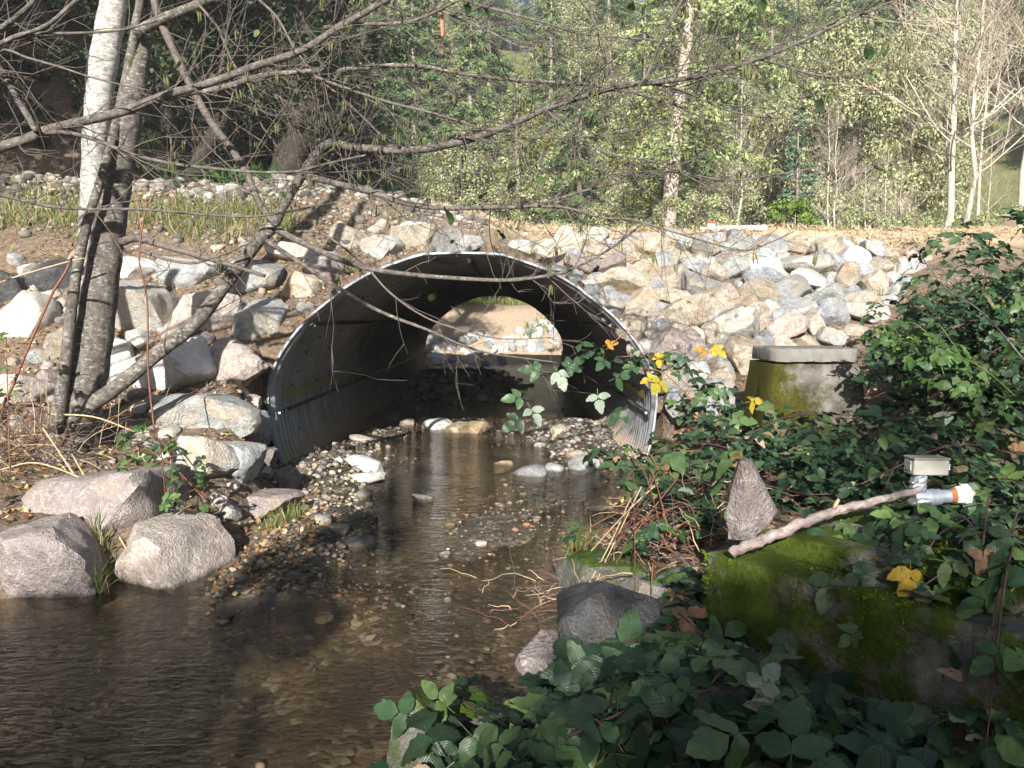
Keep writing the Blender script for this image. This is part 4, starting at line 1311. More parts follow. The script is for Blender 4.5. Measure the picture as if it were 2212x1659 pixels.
V, F = lathe(JC + Vector((0, 0, 0.112)), [(0.082, 0), (0.084, 0.004), (0.084, 0.026), (0.03, 0.034)], 20); obj('lid', V, F, M['red_plastic'], jug, sharp=40)
b = MB(); b.tube([P(1512, 494, py_), P(1575, 491, py_)], [0.018, 0.018], 8)
tag(obj('thin_pipe', np.vstack(b.V), b.F, M['pvc_white'], origin=P(1512, 494, py_)), 'thin white rod in front of the red-lidded bucket', 'pipe')

# ----------------------------------------------------------------- leaf meshes
def leaflet(L, Wd, seed, fold=0.25, droop=0.25, teeth=0.05, n=9, twist=0.0):
    r = np.random.default_rng(seed)
    t = np.linspace(0, 1, n)
    hw = Wd * 0.5 * np.sin(np.pi * np.clip(t, 0, 1) ** 0.82) ** 0.75
    hw[0] = 0.02 * Wd; hw[-1] = 0.0
    z = -droop * L * t ** 2 + 0.02 * L * np.sin(t * 9 + seed)
    V, UV, F = [], [], []
    for k in range(n):
        tt = 1 + teeth * (1 if k % 2 else -1) * (0 < k < n - 1)
        wv = hw[k] * tt
        up = fold * wv + 0.03 * L * r.normal()
        up2 = fold * wv + 0.03 * L * r.normal()
        V += [(-wv, L * t[k] - (0.04 * L if k % 2 == 0 and 0 < k < n - 1 else 0), z[k] + up), (0, L * t[k], z[k]), (wv, L * t[k] - (0.04 * L if k % 2 == 0 and 0 < k < n - 1 else 0), z[k] + up2)]
        UV += [(-1 * hw[k] / Wd * 2, t[k]), (0, t[k]), (hw[k] / Wd * 2, t[k])]
    for k in range(n - 1):
        a = 3 * k
        F += [(a, a + 1, a + 4, a + 3), (a + 1, a + 2, a + 5, a + 4)]
    return np.array(V), F, np.array(UV)

def compound(seed, kind=3):
    r = random.Random(seed)
    Vs, Fs, Us, n = [], [], [], 0
    def put(ang, L, W_, oy, pit):
        nonlocal n
        V, F, U = leaflet(L, W_, seed * 7 + n, 0.22, r.uniform(0.12, 0.35))
        R = np.array(Matrix.Rotation(ang, 3, 'Z') @ Matrix.Rotation(pit, 3, 'X'))
        V = V @ R.T + np.array([0, oy, 0])
        Vs.append(V); Us.append(U); Fs.extend([tuple(i + n for i in f) for f in F]); n += len(V)
    put(r.uniform(-.15, .15), 1.0, r.uniform(.56, .68), 0.34, r.uniform(-.2, .1))
    for sg in (-1, 1):
        put(sg * r.uniform(1.0, 1.35), r.uniform(.75, .9), r.uniform(.48, .58), 0.04, r.uniform(-.25, .15))
    if kind == 5:
        for sg in (-1, 1):
            put(sg * r.uniform(1.9, 2.3), r.uniform(.5, .65), r.uniform(.4, .5), 0.0, r.uniform(-.25, .1))
    V, F = tube([(0, -0.55, -0.12), (0, -0.2, -0.02), (0, 0.02, 0), (0, 0.34, 0.0)], [0.022, 0.018, 0.016, 0.010], 4, False)
    Vs.append(V); Us.append(np.zeros((len(V), 2)) + [0.0, 0.5]); Fs.extend([tuple(i + n for i in f) for f in F])
    return np.vstack(Vs), Fs, np.vstack(Us)

LEAF = {}
for mname in ('bramble', 'bramble_light', 'bramble_pale', 'yellow', 'dry_leaf'):
    LEAF[mname] = []
    for k in range(9):
        V, F, U = compound(k + (50 if mname == 'dry_leaf' else 0), 5 if k in (4, 7) else 3)
        if mname != 'dry_leaf':
            V[:, 2] += 0.12 * (k % 3) * np.sin(V[:, 0] * (2 + k % 4) + k) + 0.10 * (k % 2) * (V[:, 1] ** 2 - 0.3)
        if mname == 'dry_leaf':
            V = V * np.array([0.7, 0.9, 1]); V[:, 2] += 0.35 * np.abs(V[:, 0]) + 0.1 * np.sin(V[:, 1] * 6)
        me = mkmesh('leaf', V, F, True, U); me.materials.append(M[mname])
        LEAF[mname].append(me)
SINGLE = {}
for mname in ('alder_leaf', 'yellow', 'dry_leaf', 'bramble_light'):
    SINGLE[mname] = []
    for k in range(4):
        V, F, U = leaflet(1.0, 0.62, 90 + k, 0.2, 0.3 if mname != 'dry_leaf' else 0.6)
        me = mkmesh('leaf', V, F, True, U); me.materials.append(M[mname])
        SINGLE[mname].append(me)

def orient(nrm, yaw=None):
    """euler that lays a leaf's face along nrm with its tip at a random bearing"""
    z = Vector(nrm).normalized()
    yaw = random.uniform(0, 2 * math.pi) if yaw is None else yaw
    t = Vector((math.cos(yaw), math.sin(yaw), 0))
    y = (t - z * t.dot(z)).normalized()
    x = y.cross(z)
    return Matrix((x, y, z)).transposed().to_euler()

# ----------------------------------------------------------------- alder with its limbs
tb = P(125, 1030, 7.25)
ALD = thing('alder_tree', 'leafless grey multi-stemmed alder with long limbs reaching over the culvert', 'tree', tb)
def wm(wpx, y): return wpx * y / FPX / 2
def limb(name, pts, m, parent, sides=12, per=5, jit=0.0):
    """pts: (px, py, depth, width px)"""
    p3 = [P(a, b_, c) for a, b_, c, d in pts]
    rr = [wm(d, c) for a, b_, c, d in pts]
    path, rad = smooth_path(p3, rr, per, jit)
    rad = rad * (1 + 0.04 * np.sin(np.arange(len(rad)) * 1.7 + len(pts)))
    V, F = tube(path, rad, sides)
    o = obj(name, V, F, m, parent)
    return o, path, rad
limb('trunk', [(100, 1065, 7.15, 150), (125, 1020, 7.15, 118), (155, 925, 7.15, 94), (186, 820, 7.15, 84), (206, 700, 7.15, 78), (226, 560, 7.15, 68), (246, 440, 7.15, 60), (266, 330, 7.15, 54), (286, 200, 7.15, 50), (302, 100, 7.15, 46), (320, -30, 7.15, 40), (335, -200, 7.2, 34), (350, -420, 7.3, 20)], M['alder'], ALD, 18, 6)
limb('trunk', [(135, 1010, 7.4, 80), (160, 800, 7.45, 46), (174, 690, 7.5, 42), (187, 560, 7.55, 40), (198, 400, 7.6, 44), (208, 270, 7.6, 52), (226, 120, 7.6, 56), (246, 0, 7.6, 54), (262, -150, 7.6, 48), (290, -420, 7.7, 34)], M['alder_pale'], ALD, 18, 6)
limb('stem', [(120, 930, 6.95, 34), (140, 800, 6.92, 26), (152, 690, 6.9, 24), (166, 585, 6.9, 22), (190, 475, 6.9, 20), (214, 400, 6.92, 18), (240, 310, 7.0, 18), (262, 220, 7.1, 20), (286, 100, 7.05, 18), (300, 20, 7.0, 16), (310, -80, 7.0, 12)], M['alder'], ALD, 10)
limb('trunk', [(-500, 1250, 5.7, 120), (-492, 900, 5.7, 90), (-485, 500, 5.7, 70), (-478, 200, 5.7, 55), (-470, -200, 5.7, 40)], M['alder'], ALD, 14, 5)
BR = []
def br(pts, m='limb', twigs=1.0, sides=9):
    o, path, rad = limb('limb', pts, M[m], ALD, sides, 5, 0.0)
    BR.append((path, rad, twigs))
    return o
def dd(pts, y0, y1, w0, w1):
    n = len(pts) - 1
    return [(a, b_, y0 + (y1 - y0) * k / n, w0 + (w1 - w0) * k / n) for k, (a, b_) in enumerate(pts)]
br(dd([(172, 892), (200, 872), (260, 830), (350, 755), (420, 700), (490, 610), (550, 530), (590, 487)], 7.1, 6.9, 36, 26), 'alder', 0.15, 12)
br([(588, 492, 6.9, 24), (615, 440, 6.85, 21), (650, 382, 6.8, 20), (682, 335, 6.75, 21), (715, 309, 6.7, 20), (760, 318, 6.6, 18), (880, 325, 6.5, 17), (990, 308, 6.4, 16), (1090, 275, 6.3, 15), (1180, 235, 6.2, 14), (1270, 205, 6.1, 13), (1360, 183, 6.0, 12), (1480, 170, 5.9, 11), (1600, 140, 5.8, 9), (1700, 103, 5.75, 8), (1800, 57, 5.7, 7), (1935, 0, 5.6, 5)], 'limb', 1.6)
br(dd([(592, 482), (560, 440), (535, 380), (500, 322), (460, 270), (425, 210), (380, 120), (345, 40), (328, -20)], 6.9, 6.9, 15, 17), 'twig', 0.6)
br(dd([(595, 494), (640, 518), (700, 546), (760, 570), (830, 586), (940, 598), (1060, 605), (1130, 603), (1210, 590), (1260, 570), (1330, 530), (1390, 480)], 6.9, 6.3, 15, 3.5), 'limb', 0.55)
br(dd([(575, 520), (640, 562), (708, 607), (783, 653), (842, 682), (904, 705), (946, 722), (988, 741), (1051, 762), (1135, 774), (1202, 783)], 6.85, 6.5, 11, 2.5), 'limb', 0.3)
br(dd([(640, 500), (699, 506), (783, 569), (842, 632), (913, 682), (988, 711), (1084, 732), (1202, 728)], 6.85, 6.4, 6, 2), 'twig', 0.35)
br(dd([(-480, 520), (-260, 400), (-60, 335), (0, 318), (60, 300), (100, 282), (180, 262), (270, 240), (320, 220), (360, 205), (450, 180), (560, 140), (650, 110), (730, 60), (800, 20), (850, -10)], 5.9, 6.1, 25, 12), 'limb', 1.0, 12)
br(dd([(320, 218), (400, 202), (480, 190), (560, 165), (640, 156), (750, 150), (840, 142), (920, 145), (1000, 160), (1100, 172), (1250, 182), (1350, 196), (1480, 232)], 6.2, 6.6, 13, 6), 'alder', 1.5)
br(dd([(100, 287), (140, 286), (200, 300), (290, 335), (380, 355), (470, 365), (560, 372), (640, 370), (700, 355), (790, 335)], 5.9, 6.2, 10, 4), 'limb', 1.0)
br(dd([(80, 284), (60, 250), (35, 210), (15, 170), (-10, 135)], 5.9, 5.9, 15, 12), 'limb', 0.5)
br(dd([(-480, 430), (-250, 410), (-20, 420), (100, 445), (200, 452), (300, 452), (400, 460), (520, 468), (590, 463), (670, 448)], 5.4, 5.6, 8, 4), 'limb', 0.5)
br(dd([(262, 522), (300, 515), (350, 530), (420, 550), (490, 570), (572, 596)], 7.05, 6.6, 18, 8), 'twig', 0.3)
br(dd([(300, 540), (360, 560), (420, 568), (480, 550), (545, 522)], 6.9, 6.7, 8, 4), 'twig', 0.6)
br(dd([(652, 378), (720, 395), (800, 415), (880, 440), (960, 450), (1060, 448), (1150, 445), (1220, 425), (1290, 405), (1400, 382)], 6.8, 6.2, 15, 5), 'limb', 1.6)
br(dd([(1150, 446), (1220, 448), (1300, 470), (1370, 475), (1450, 500), (1600, 540), (1660, 525), (1715, 500)], 6.3, 6.0, 6, 2.5), 'twig', 1.4)
br(dd([(-480, 330), (-200, 170), (-20, 75), (0, 62), (30, 40), (60, 15), (80, -10)], 5.6, 5.6, 13, 10), 'limb', 0.4)
br(dd([(-480, 300), (-220, 150), (-20, 100), (60, 74), (160, 72), (260, 65), (340, 44)], 5.6, 5.7, 10, 4), 'limb', 0.6)
br(dd([(-480, 310), (-220, 175), (-10, 98), (30, 80), (100, 55), (165, 0)], 5.6, 5.6, 12, 8), 'limb', 0.4)
br(dd([(-480, 250), (-200, 120), (-10, 106), (60, 125), (130, 145), (190, 165), (240, 178), (320, 195)], 5.6, 5.7, 7, 3), 'twig', 0.6)
br(dd([(296, 70), (350, 42), (400, 22), (470, -10)], 7.0, 6.6, 24, 19), 'alder', 0.3, 12)
br(dd([(700, 60), (757, 53), (870, 50), (924, 33), (990, 0)], 6.2, 6.0, 9, 6), 'limb', 1.4)
br(dd([(925, -5), (954, 23), (1004, 43), (1054, 67), (1110, 95), (1200, 130)], 6.2, 6.0, 8, 3), 'limb', 1.4)
br(dd([(640, 150), (737, 187), (837, 220), (944, 247), (1054, 283), (1114, 297), (1217, 297), (1337, 287), (1440, 262)], 6.3, 6.0, 7, 2.5), 'twig', 1.4)
br(dd([(1180, 238), (1254, 300), (1320, 333), (1404, 347), (1470, 373), (1560, 420)], 6.2, 5.9, 6, 2.5), 'twig', 1.5)
br(dd([(1000, 0), (1057, 17), (1170, 47), (1254, 72), (1354, 82), (1470, 90), (1580, 80)], 6.2, 5.8, 6, 2.5), 'limb', 1.6)
br(dd([(1400, 178), (1474, 197), (1550, 230), (1607, 247), (1707, 257), (1800, 272), (1880, 255)], 6.0, 5.7, 6, 2), 'twig', 1.5)
br(dd([(1640, 128), (1687, 140), (1767, 163), (1840, 163), (1907, 147), (1987, 123)], 5.8, 5.6, 6, 2), 'twig', 1.3)
br(dd([(1410, 370), (1474, 373), (1574, 390), (1674, 377), (1757, 363), (1810, 335)], 6.1, 5.8, 5, 2), 'twig', 1.3)
br(dd([(560, 0), (600, 40), (640, 110), (690, 170), (760, 230), (830, 300)], 6.4, 6.4, 6, 3), 'twig', 1.2)
br(dd([(420, 0), (470, 60), (500, 130), (540, 190), (560, 260), (600, 320)], 6.5, 6.5, 6, 3), 'twig', 1.0)
br(dd([(1250, -10), (1290, 60), (1310, 120), (1330, 190)], 5.9, 6.0, 5, 5), 'twig', 1.2)
br(dd([(1480, -10), (1440, 60), (1420, 110), (1390, 180)], 5.8, 5.9, 4, 6), 'twig', 1.2)

# twigs
def grow(mb, start, d, L, r, depth, tips):
    n = 5
    pts = [start]
    p = np.array(start); d = d / np.linalg.norm(d)
    for k in range(n):
        d = d + rng.normal(0, 0.16, 3) + np.array([0, 0, 0.015])
        d /= np.linalg.norm(d)
        p = p + d * L / n
        pts.append(p.copy())
    rr = np.linspace(r, max(0.0011, r * 0.4), n + 1)
    mb.tube(pts, rr, 4, False)
    tips.append((pts[-1], d)); tips.append((pts[3], d))
    if depth > 0:
        for k in range(random.choice((1, 2, 3))):
            i = random.randrange(1, n)
            side = rng.normal(size=3); side[1] *= 0.7
            nd = d * 0.75 + side / np.linalg.norm(side) * 0.75
            grow(mb, pts[i], nd, L * random.uniform(0.45, 0.75), r * 0.62, depth - 1, tips)
tips = []
tw = MB()
for path, rad, amount in BR:
    seg = np.linalg.norm(np.diff(path, axis=0), axis=1)
    length = seg.sum()
    cum = np.concatenate([[0], np.cumsum(seg)])
    ntw = int(length * 9.0 * amount)
    for k in range(ntw):
        s_ = random.uniform(0.06, 1.0) * length
        i = min(len(path) - 2, int(np.searchsorted(cum, s_) - 1))
        t = path[i + 1] - path[i]; t = t / (np.linalg.norm(t) + 1e-9)
        side = rng.normal(size=3); side[1] *= 0.55; side[2] *= 1.0
        d = t * random.uniform(0.5, 1.1) + side / np.linalg.norm(side) * 0.8
        grow(tw, path[i], d, random.uniform(0.25, 0.95), min(0.0048, max(0.0022, rad[i] * 0.45)), random.choice((1, 1, 2)), tips)
two = tw.obj('twigs', M['twig'], ALD); two['kind'] = 'stuff'
# leaves still hanging, and catkins
tips_f = [t for t in tips if 350 < proj(t[0])[0] < 2150 and -20 < proj(t[0])[1] < 620]
random.shuffle(tips_f)
expl = [(280, 148, 40), (400, 230, 12), (975, 487, 34), (1087, 517, 26), (1165, 398, 30), (1275, 275, 34), (1095, 412, 24), (1035, 432, 20), (930, 652, 22), (995, 685, 26), (1010, 30, 20), (1055, 33, 20), (1680, 205, 20), (1640, 28, 26), (1820, 157, 22), (1880, 130, 28), (1905, 158, 22), (1770, 246, 22), (1785, 192, 14), (1735, 245, 14), (1640, 150, 12), (1920, 12, 30), (1235, 90, 20), (1360, 30, 24)]
for k, (px, py, sz) in enumerate(expl):
    y = 5.6 + (k % 4) * 0.25
    o = inst('leaf', SINGLE['alder_leaf'][k % 4], P(px, py, y), (random.uniform(0.6, 1.4), random.uniform(-.5, .5), random.uniform(0, 6.3)), sz * 1.25 * y / FPX, ALD)
for k, (p, d) in enumerate(tips_f[:60]):
    inst('leaf', SINGLE['alder_leaf'][k % 4], p, (random.uniform(-2.4, -1.2), random.uniform(-.6, .6), random.uniform(0, 6.3)), random.uniform(0.035, 0.065), ALD)
cat_me = []
for k in range(3):
    b = MB()
    for j in range(3):
        ox, oy = rng.normal(0, 0.006, 2); L = random.uniform(0.035, 0.06)
        lean = rng.normal(0, 0.006, 2)
        b.tube([(ox, oy, 0), (ox + lean[0] * .5, oy + lean[1] * .5, -L * .3), (ox + lean[0], oy + lean[1], -L * .7), (ox + lean[0] * 1.4, oy + lean[1] * 1.4, -L)], [0.0015, 0.0035, 0.0035, 0.0015], 5)
    me = mkmesh('catkin', np.vstack(b.V), b.F); me.materials.append(M['catkin']); cat_me.append(me)
for k, (p, d) in enumerate(tips_f[60:250]):
    inst('catkin', cat_me[k % 3], p, (0, 0, random.uniform(0, 6.3)), random.uniform(1.2, 1.9), ALD)
# orange paint mark on the foot of the trunk
V, F = [], []
pth, _ = smooth_path([P(92, 1010, 6.86), P(106, 1026, 6.84), P(122, 1018, 6.84)], [1, 1, 1], 6)
b = MB(); b.tube(pth, np.array([0.012 + 0.02 * math.sin(math.pi * (k + 0.5) / len(pth)) for k in range(len(pth))]), 7)
obj('paint_mark', np.vstack(b.V), b.F, M['orange_paint'], ALD)

# ----------------------------------------------------------------- canes and dry stalks
def cane(pts, y0, y1, w0, w1, mat, label, name='cane', cat='cane', group=None):
    p3 = [P(a, b_, y0 + (y1 - y0) * k / (len(pts) - 1)) for k, (a, b_) in enumerate(pts)]
    ym = (y0 + y1) / 2
    path, rad = smooth_path(p3, np.linspace(wm(w0, ym), wm(w1, ym), len(pts)), 5)
    V, F = tube(path, rad, 6)
    return tag(obj(name, V, F, M[mat], origin=p3[0]), label, cat, group)
cane([(1981, 540), (2041, 620), (2107, 663), (2160, 715), (2230, 800)], 4.6, 4.2, 2.5, 5, 'limb', 'long bare grey cane slanting in front of the tall bramble thicket')
cane([(157, 553), (140, 590), (110, 640), (60, 753), (20, 850), (-10, 900)], 6.3, 6.2, 5, 7, 'cane_red', 'long arching red-brown cane in front of the tall pale boulder')
cane([(318, 430), (300, 553), (318, 650), (320, 800), (334, 935)], 6.7, 6.7, 4, 4, 'cane_red', 'upright red-brown vine hanging just beside the trunk')
cane([(90, 920), (150, 1010), (213, 1106), (265, 1190), (312, 1255)], 6.4, 5.3, 4, 5, 'cane_dry', 'pale straight cane leaning down to the stained boulder')
cane([(155, 980), (200, 1060), (240, 1130), (312, 1250)], 6.2, 5.3, 4, 5, 'cane_dry', 'second pale cane leaning beside the straight one')
cane([(0, 1015), (80, 1000), (190, 1040), (240, 1080)], 5.9, 5.8, 3, 4, 'cane_dry', 'thin pale cane curving over the dark flat boulder')
cane([(0, 610), (60, 590), (160, 562), (190, 558)], 6.6, 6.8, 4, 3, 'cane_dry', 'pale thorny cane rising across the shaded boulders')
cane([(100, 895), (200, 900), (290, 932)], 6.6, 6.5, 4, 3, 'cane_dry', 'thin cane crossing the base of the trunk')
# dry stalk heap round the trunk foot
def stalks(name, label, centre, n, spread, L, mats, cat, up=0.7, parent=None):
    o = thing(name, label, cat, centre)
    for m in mats:
        mb = MB()
        for k in range(n):
            c0 = np.array(centre) + rng.normal(0, 1, 3) * np.array(spread)
            c0[2] = max(gz(c0[0], c0[1]) + random.uniform(0, spread[2] * 1.5), 0.02)
            d = np.array([rng.normal(0, 0.8), rng.normal(0, 0.6), abs(rng.normal(up, 0.5))]); d /= np.linalg.norm(d)
            ln = L * random.uniform(0.4, 1.2)
            pts = [c0 + d * ln * t + np.array([0, 0, -0.25 * ln * t * t]) + rng.normal(0, 0.008, 3) for t in np.linspace(0, 1, 6)]
            mb.tube(pts, np.linspace(random.uniform(0.0025, 0.005), 0.0015, 6), 4, False)
        x = mb.obj('stalks', M[m], o); x['kind'] = 'stuff'
    return o
stalks('dry_stalk_clump', 'tangle of dry brown stalks round the foot of the tree', tuple(hit(60, 1000)), 120, (0.42, 0.35, 0.2), 0.55, ['cane_dry', 'cane_red', 'twig'], 'dry stalks')
stalks('broken_cane_heap', 'heap of broken red-brown canes over the water by the mossy mound', tuple(P(1375, 1100, 4.9)), 150, (0.30, 0.25, 0.16), 0.36, ['cane_red', 'twig', 'cane_dry'], 'cane heap', 0.15)
for k in range(7):
    a = (1420 + random.uniform(-60, 60), 1050 + random.uniform(-50, 40)); b_ = (1280 + random.uniform(-30, 60), 1190 + random.uniform(-50, 90))
    cane([a, ((a[0] + b_[0]) / 2 + random.uniform(-8, 8), (a[1] + b_[1]) / 2 - random.uniform(0, 14)), b_], 4.7, 4.5, 3.5, 2, random.choice(['cane_red', 'cane_purple', 'cane_dry']), 'broken red-brown cane sloping from the brambles to the water', group='broken canes by the mossy mound')
for px, tp in ((1240, 1130), (1256, 1190)):
    cane([(px, 1330), (px + 3, 1240), (px + 8, tp)], 4.8, 4.8, 3, 2.5, 'cane_green', 'thin green bramble shoot standing at the water edge, ' + ('taller of two' if tp == 1130 else 'shorter of two'))

# ----------------------------------------------------------------- brambles
def bramble(label, blobs, nleaf, size, mix, name='bramble', canes=8, canemat='cane_purple', up=0.55, fill=0, explicit=(), lsize_jit=0.35, shell=(0.72, 1.06), carpet=None, thick=0.3):
    """blobs: (px, py, depth, rx px, rz px, ry m)"""
    bl = []
    for (px, py, y, rx, rz, ry) in blobs:
        c = P(px, py, y); s_ = y / FPX
        bl.append((np.array(c), np.array([rx * s_, ry, rz * s_])))
    base = Vector(bl[0][0]); base.z = max(0, gz(base.x, base.y))
    o = thing(name, label, 'bramble', base, 'bramble thickets')
    wts = np.array([b_[1][0] * b_[1][2] + b_[1][0] * b_[1][1] for b_ in bl]); wts /= wts.sum()
    names = [m for m, w_ in mix]; pw = np.array([w_ for m, w_ in mix]); pw = pw / pw.sum()
    def sample():
        if carpet is not None and random.random() < 0.8:
            while True:
                px, py = random.uniform(min(a for a, b_ in carpet), max(a for a, b_ in carpet)), random.uniform(min(b_ for a, b_ in carpet), max(b_ for a, b_ in carpet))
                if inpoly(px, py, carpet): break
            g_ = hit(px, py, 1.5, 12.0)
            if g_.y > 11.5: return sample()
            d = (Vector(CAM) - g_).normalized()
            p = g_ + d * random.uniform(0.02, thick)
            nn = np.array([0, -0.35, 1.0]) + rng.normal(0, 0.38, 3)
            return np.array(p), nn
        c, r = bl[rng.choice(len(bl), p=wts)]
        while True:
            v = rng.normal(size=3); v /= np.linalg.norm(v)
            if v[2] > -0.35 and v[1] < 0.75: break
        p = c + v * r * random.uniform(*shell)
        n_ = v / r; n_ /= np.linalg.norm(n_)
        nn = n_ * (1 - up) + np.array([0, -0.25, 1.0]) * up + rng.normal(0, 0.28, 3)
        return p, nn
    k = 0
    while k < nleaf:
        p, nn = sample()
        if p[2] < gz(p[0], p[1]) + 0.01: 
            if random.random() < 0.9: k += 0.25; continue
        m = names[rng.choice(len(names), p=pw)]
        inst('leaf', LEAF[m][random.randrange(9)], p, orient(nn), size * random.uniform(1 - lsize_jit, 1 + lsize_jit), o)
        k += 1
    for (px, py, y, m, sz, yaw) in explicit:
        inst('leaf', LEAF[m][random.randrange(9)], P(px, py, y), orient((rng.normal(0, .2), -0.75, 0.5), yaw), sz * y / FPX, o)
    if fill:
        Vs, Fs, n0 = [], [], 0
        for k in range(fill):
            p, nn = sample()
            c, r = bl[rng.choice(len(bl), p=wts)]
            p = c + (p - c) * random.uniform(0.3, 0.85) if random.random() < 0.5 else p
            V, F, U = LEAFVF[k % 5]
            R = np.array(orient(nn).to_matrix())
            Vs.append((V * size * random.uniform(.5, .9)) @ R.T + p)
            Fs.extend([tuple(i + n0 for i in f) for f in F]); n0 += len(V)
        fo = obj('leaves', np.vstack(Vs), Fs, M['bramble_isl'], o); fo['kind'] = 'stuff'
    for k in range(canes):
        p, _ = sample(); q, _ = sample()
        mid = (p + q) / 2 + np.array([0, 0, random.uniform(0.02, 0.15)])
        path, rad = smooth_path([p, mid, q], [0.0045, 0.004, 0.0025], 6)
        V, F = tube(path, rad, 5)
        obj('stem', V, F, M[canemat], o)
    return o
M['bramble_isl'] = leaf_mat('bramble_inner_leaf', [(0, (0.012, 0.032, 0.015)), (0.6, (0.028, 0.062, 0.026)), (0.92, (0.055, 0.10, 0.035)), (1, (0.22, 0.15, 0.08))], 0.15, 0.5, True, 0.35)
LEAFVF = [compound(k) for k in range(5)]
DARKMIX = [('bramble', 0.87), ('bramble_pale', 0.02), ('bramble_light', 0.06), ('dry_leaf', 0.04), ('yellow', 0.01)]
LITMIX = [('bramble', 0.62), ('bramble_light', 0.30), ('bramble_pale', 0.05), ('dry_leaf', 0.03)]
bramble('dense dark bramble thicket closest to the camera, spilling towards the water',
        [(1300, 1640, 2.35, 330, 120, 0.35), (1560, 1590, 2.45, 260, 150, 0.35), (1750, 1640, 2.3, 260, 110, 0.3), (1420, 1520, 2.65, 160, 100, 0.3), (1050, 1620, 2.6, 160, 70, 0.25)],
        290, 0.128, DARKMIX, fill=330, canes=16, carpet=[(850, 1560), (960, 1510), (1100, 1570), (1200, 1470), (1300, 1430), (1440, 1400), (1450, 1330), (1520, 1200), (1545, 1300), (1570, 1390), (1700, 1450), (1850, 1520), (1960, 1600), (1990, 1680), (880, 1680)], thick=0.28,
        explicit=[(880, 1545, 2.7, 'bramble', 70, 2.6), (960, 1520, 2.75, 'bramble', 60, 1.9), (930, 1600, 2.6, 'bramble', 75, 4.5), (1020, 1590, 2.6, 'bramble', 80, 5.2), (1265, 1440, 3.0, 'bramble', 80, 3.5), (1215, 1490, 2.9, 'bramble', 80, 1.0), (1640, 1490, 2.3, 'bramble_pale', 60, 1.0), (1660, 1530, 2.3, 'bramble_pale', 60, 2.0)])
bramble('bramble runners draped over the mossy concrete block and the pipe fitting',
        [(2080, 1200, 3.0, 170, 90, 0.3), (2180, 1320, 2.7, 90, 130, 0.25), (1880, 1180, 3.3, 110, 36, 0.2), (2150, 1090, 3.6, 120, 50, 0.3), (1960, 1130, 3.35, 120, 40, 0.12), (2160, 1450, 2.45, 80, 110, 0.15), (2060, 1330, 2.75, 120, 70, 0.12), (2150, 1620, 2.35, 100, 60, 0.2)],
        170, 0.090, LITMIX, fill=60, canes=10,
        explicit=[(1795, 1250, 2.95, 'bramble', 62, 4.3), (1840, 1235, 2.95, 'bramble', 60, 5.2), (1960, 1235, 2.85, 'yellow', 58, 4.6), (1945, 1215, 2.85, 'bramble', 40, 1.2), (1870, 1335, 2.85, 'bramble', 45, 5.0), (1845, 1365, 2.8, 'bramble', 45, 4.2), (2010, 1330, 2.7, 'bramble', 40, 5.5), (2070, 1395, 2.6, 'bramble', 50, 4.6), (1700, 1380, 2.9, 'bramble', 50, 4.2), (1760, 1300, 3.0, 'bramble', 45, 1.0), (2125, 1420, 2.5, 'bramble', 60, 5.4)])
bramble('wide bramble carpet between the concrete pillar and the near concrete block',
        [(1600, 960, 5.6, 200, 60, 0.6), (1850, 950, 5.4, 240, 60, 0.7), (2090, 960, 5.0, 190, 70, 0.7), (1480, 1020, 5.3, 100, 60, 0.5), (1750, 1040, 4.4, 200, 60, 0.5), (2080, 1050, 4.2, 170, 50, 0.4), (1500, 1120, 4.8, 80, 70, 0.3), (1540, 900, 6.2, 110, 40, 0.4), (1735, 905, 6.5, 130, 36, 0.2), (1640, 900, 6.4, 60, 40, 0.2)],
        295, 0.112, [('bramble', 0.75), ('bramble_light', 0.16), ('bramble_pale', 0.04), ('dry_leaf', 0.05)], fill=800, canes=22, carpet=[(1470, 880), (1560, 840), (1620, 890), (1850, 880), (1960, 870), (2230, 900), (2230, 1200), (2100, 1080), (1960, 1100), (1700, 1090), (1680, 1000), (1560, 1000), (1540, 1150), (1460, 1120), (1350, 1050), (1450, 960)], thick=0.4)
bramble('tall dark bramble thicket climbing the mound beside the riprap',
        [(2090, 640, 6.6, 130, 110, 0.7), (2180, 560, 6.8, 100, 110, 0.6), (2150, 760, 6.0, 130, 110, 0.6), (2000, 760, 6.6, 100, 70, 0.5), (1960, 690, 7.0, 80, 60, 0.5), (2140, 880, 5.4, 140, 80, 0.6), (1920, 810, 6.6, 70, 50, 0.4), (2060, 540, 7.6, 80, 40, 0.4)],
        295, 0.098, [('bramble', 0.85), ('bramble_light', 0.12), ('yellow', 0.015), ('dry_leaf', 0.015)], fill=1400, canes=18, carpet=[(2230, 490), (2140, 520), (2060, 570), (1990, 630), (1930, 690), (1885, 730), (1880, 800), (1920, 860), (2230, 900)], thick=0.45)
bramble('fresh light green bramble patch in sun between the pillar and the tall thicket',
        [(1930, 740, 6.1, 70, 36, 0.25), (2010, 770, 5.8, 80, 40, 0.3), (2090, 830, 5.4, 60, 36, 0.2), (2180, 890, 4.9, 50, 40, 0.2)],
        70, 0.085, [('bramble_light', 0.85), ('bramble', 0.15)], canes=6, canemat='cane_green')
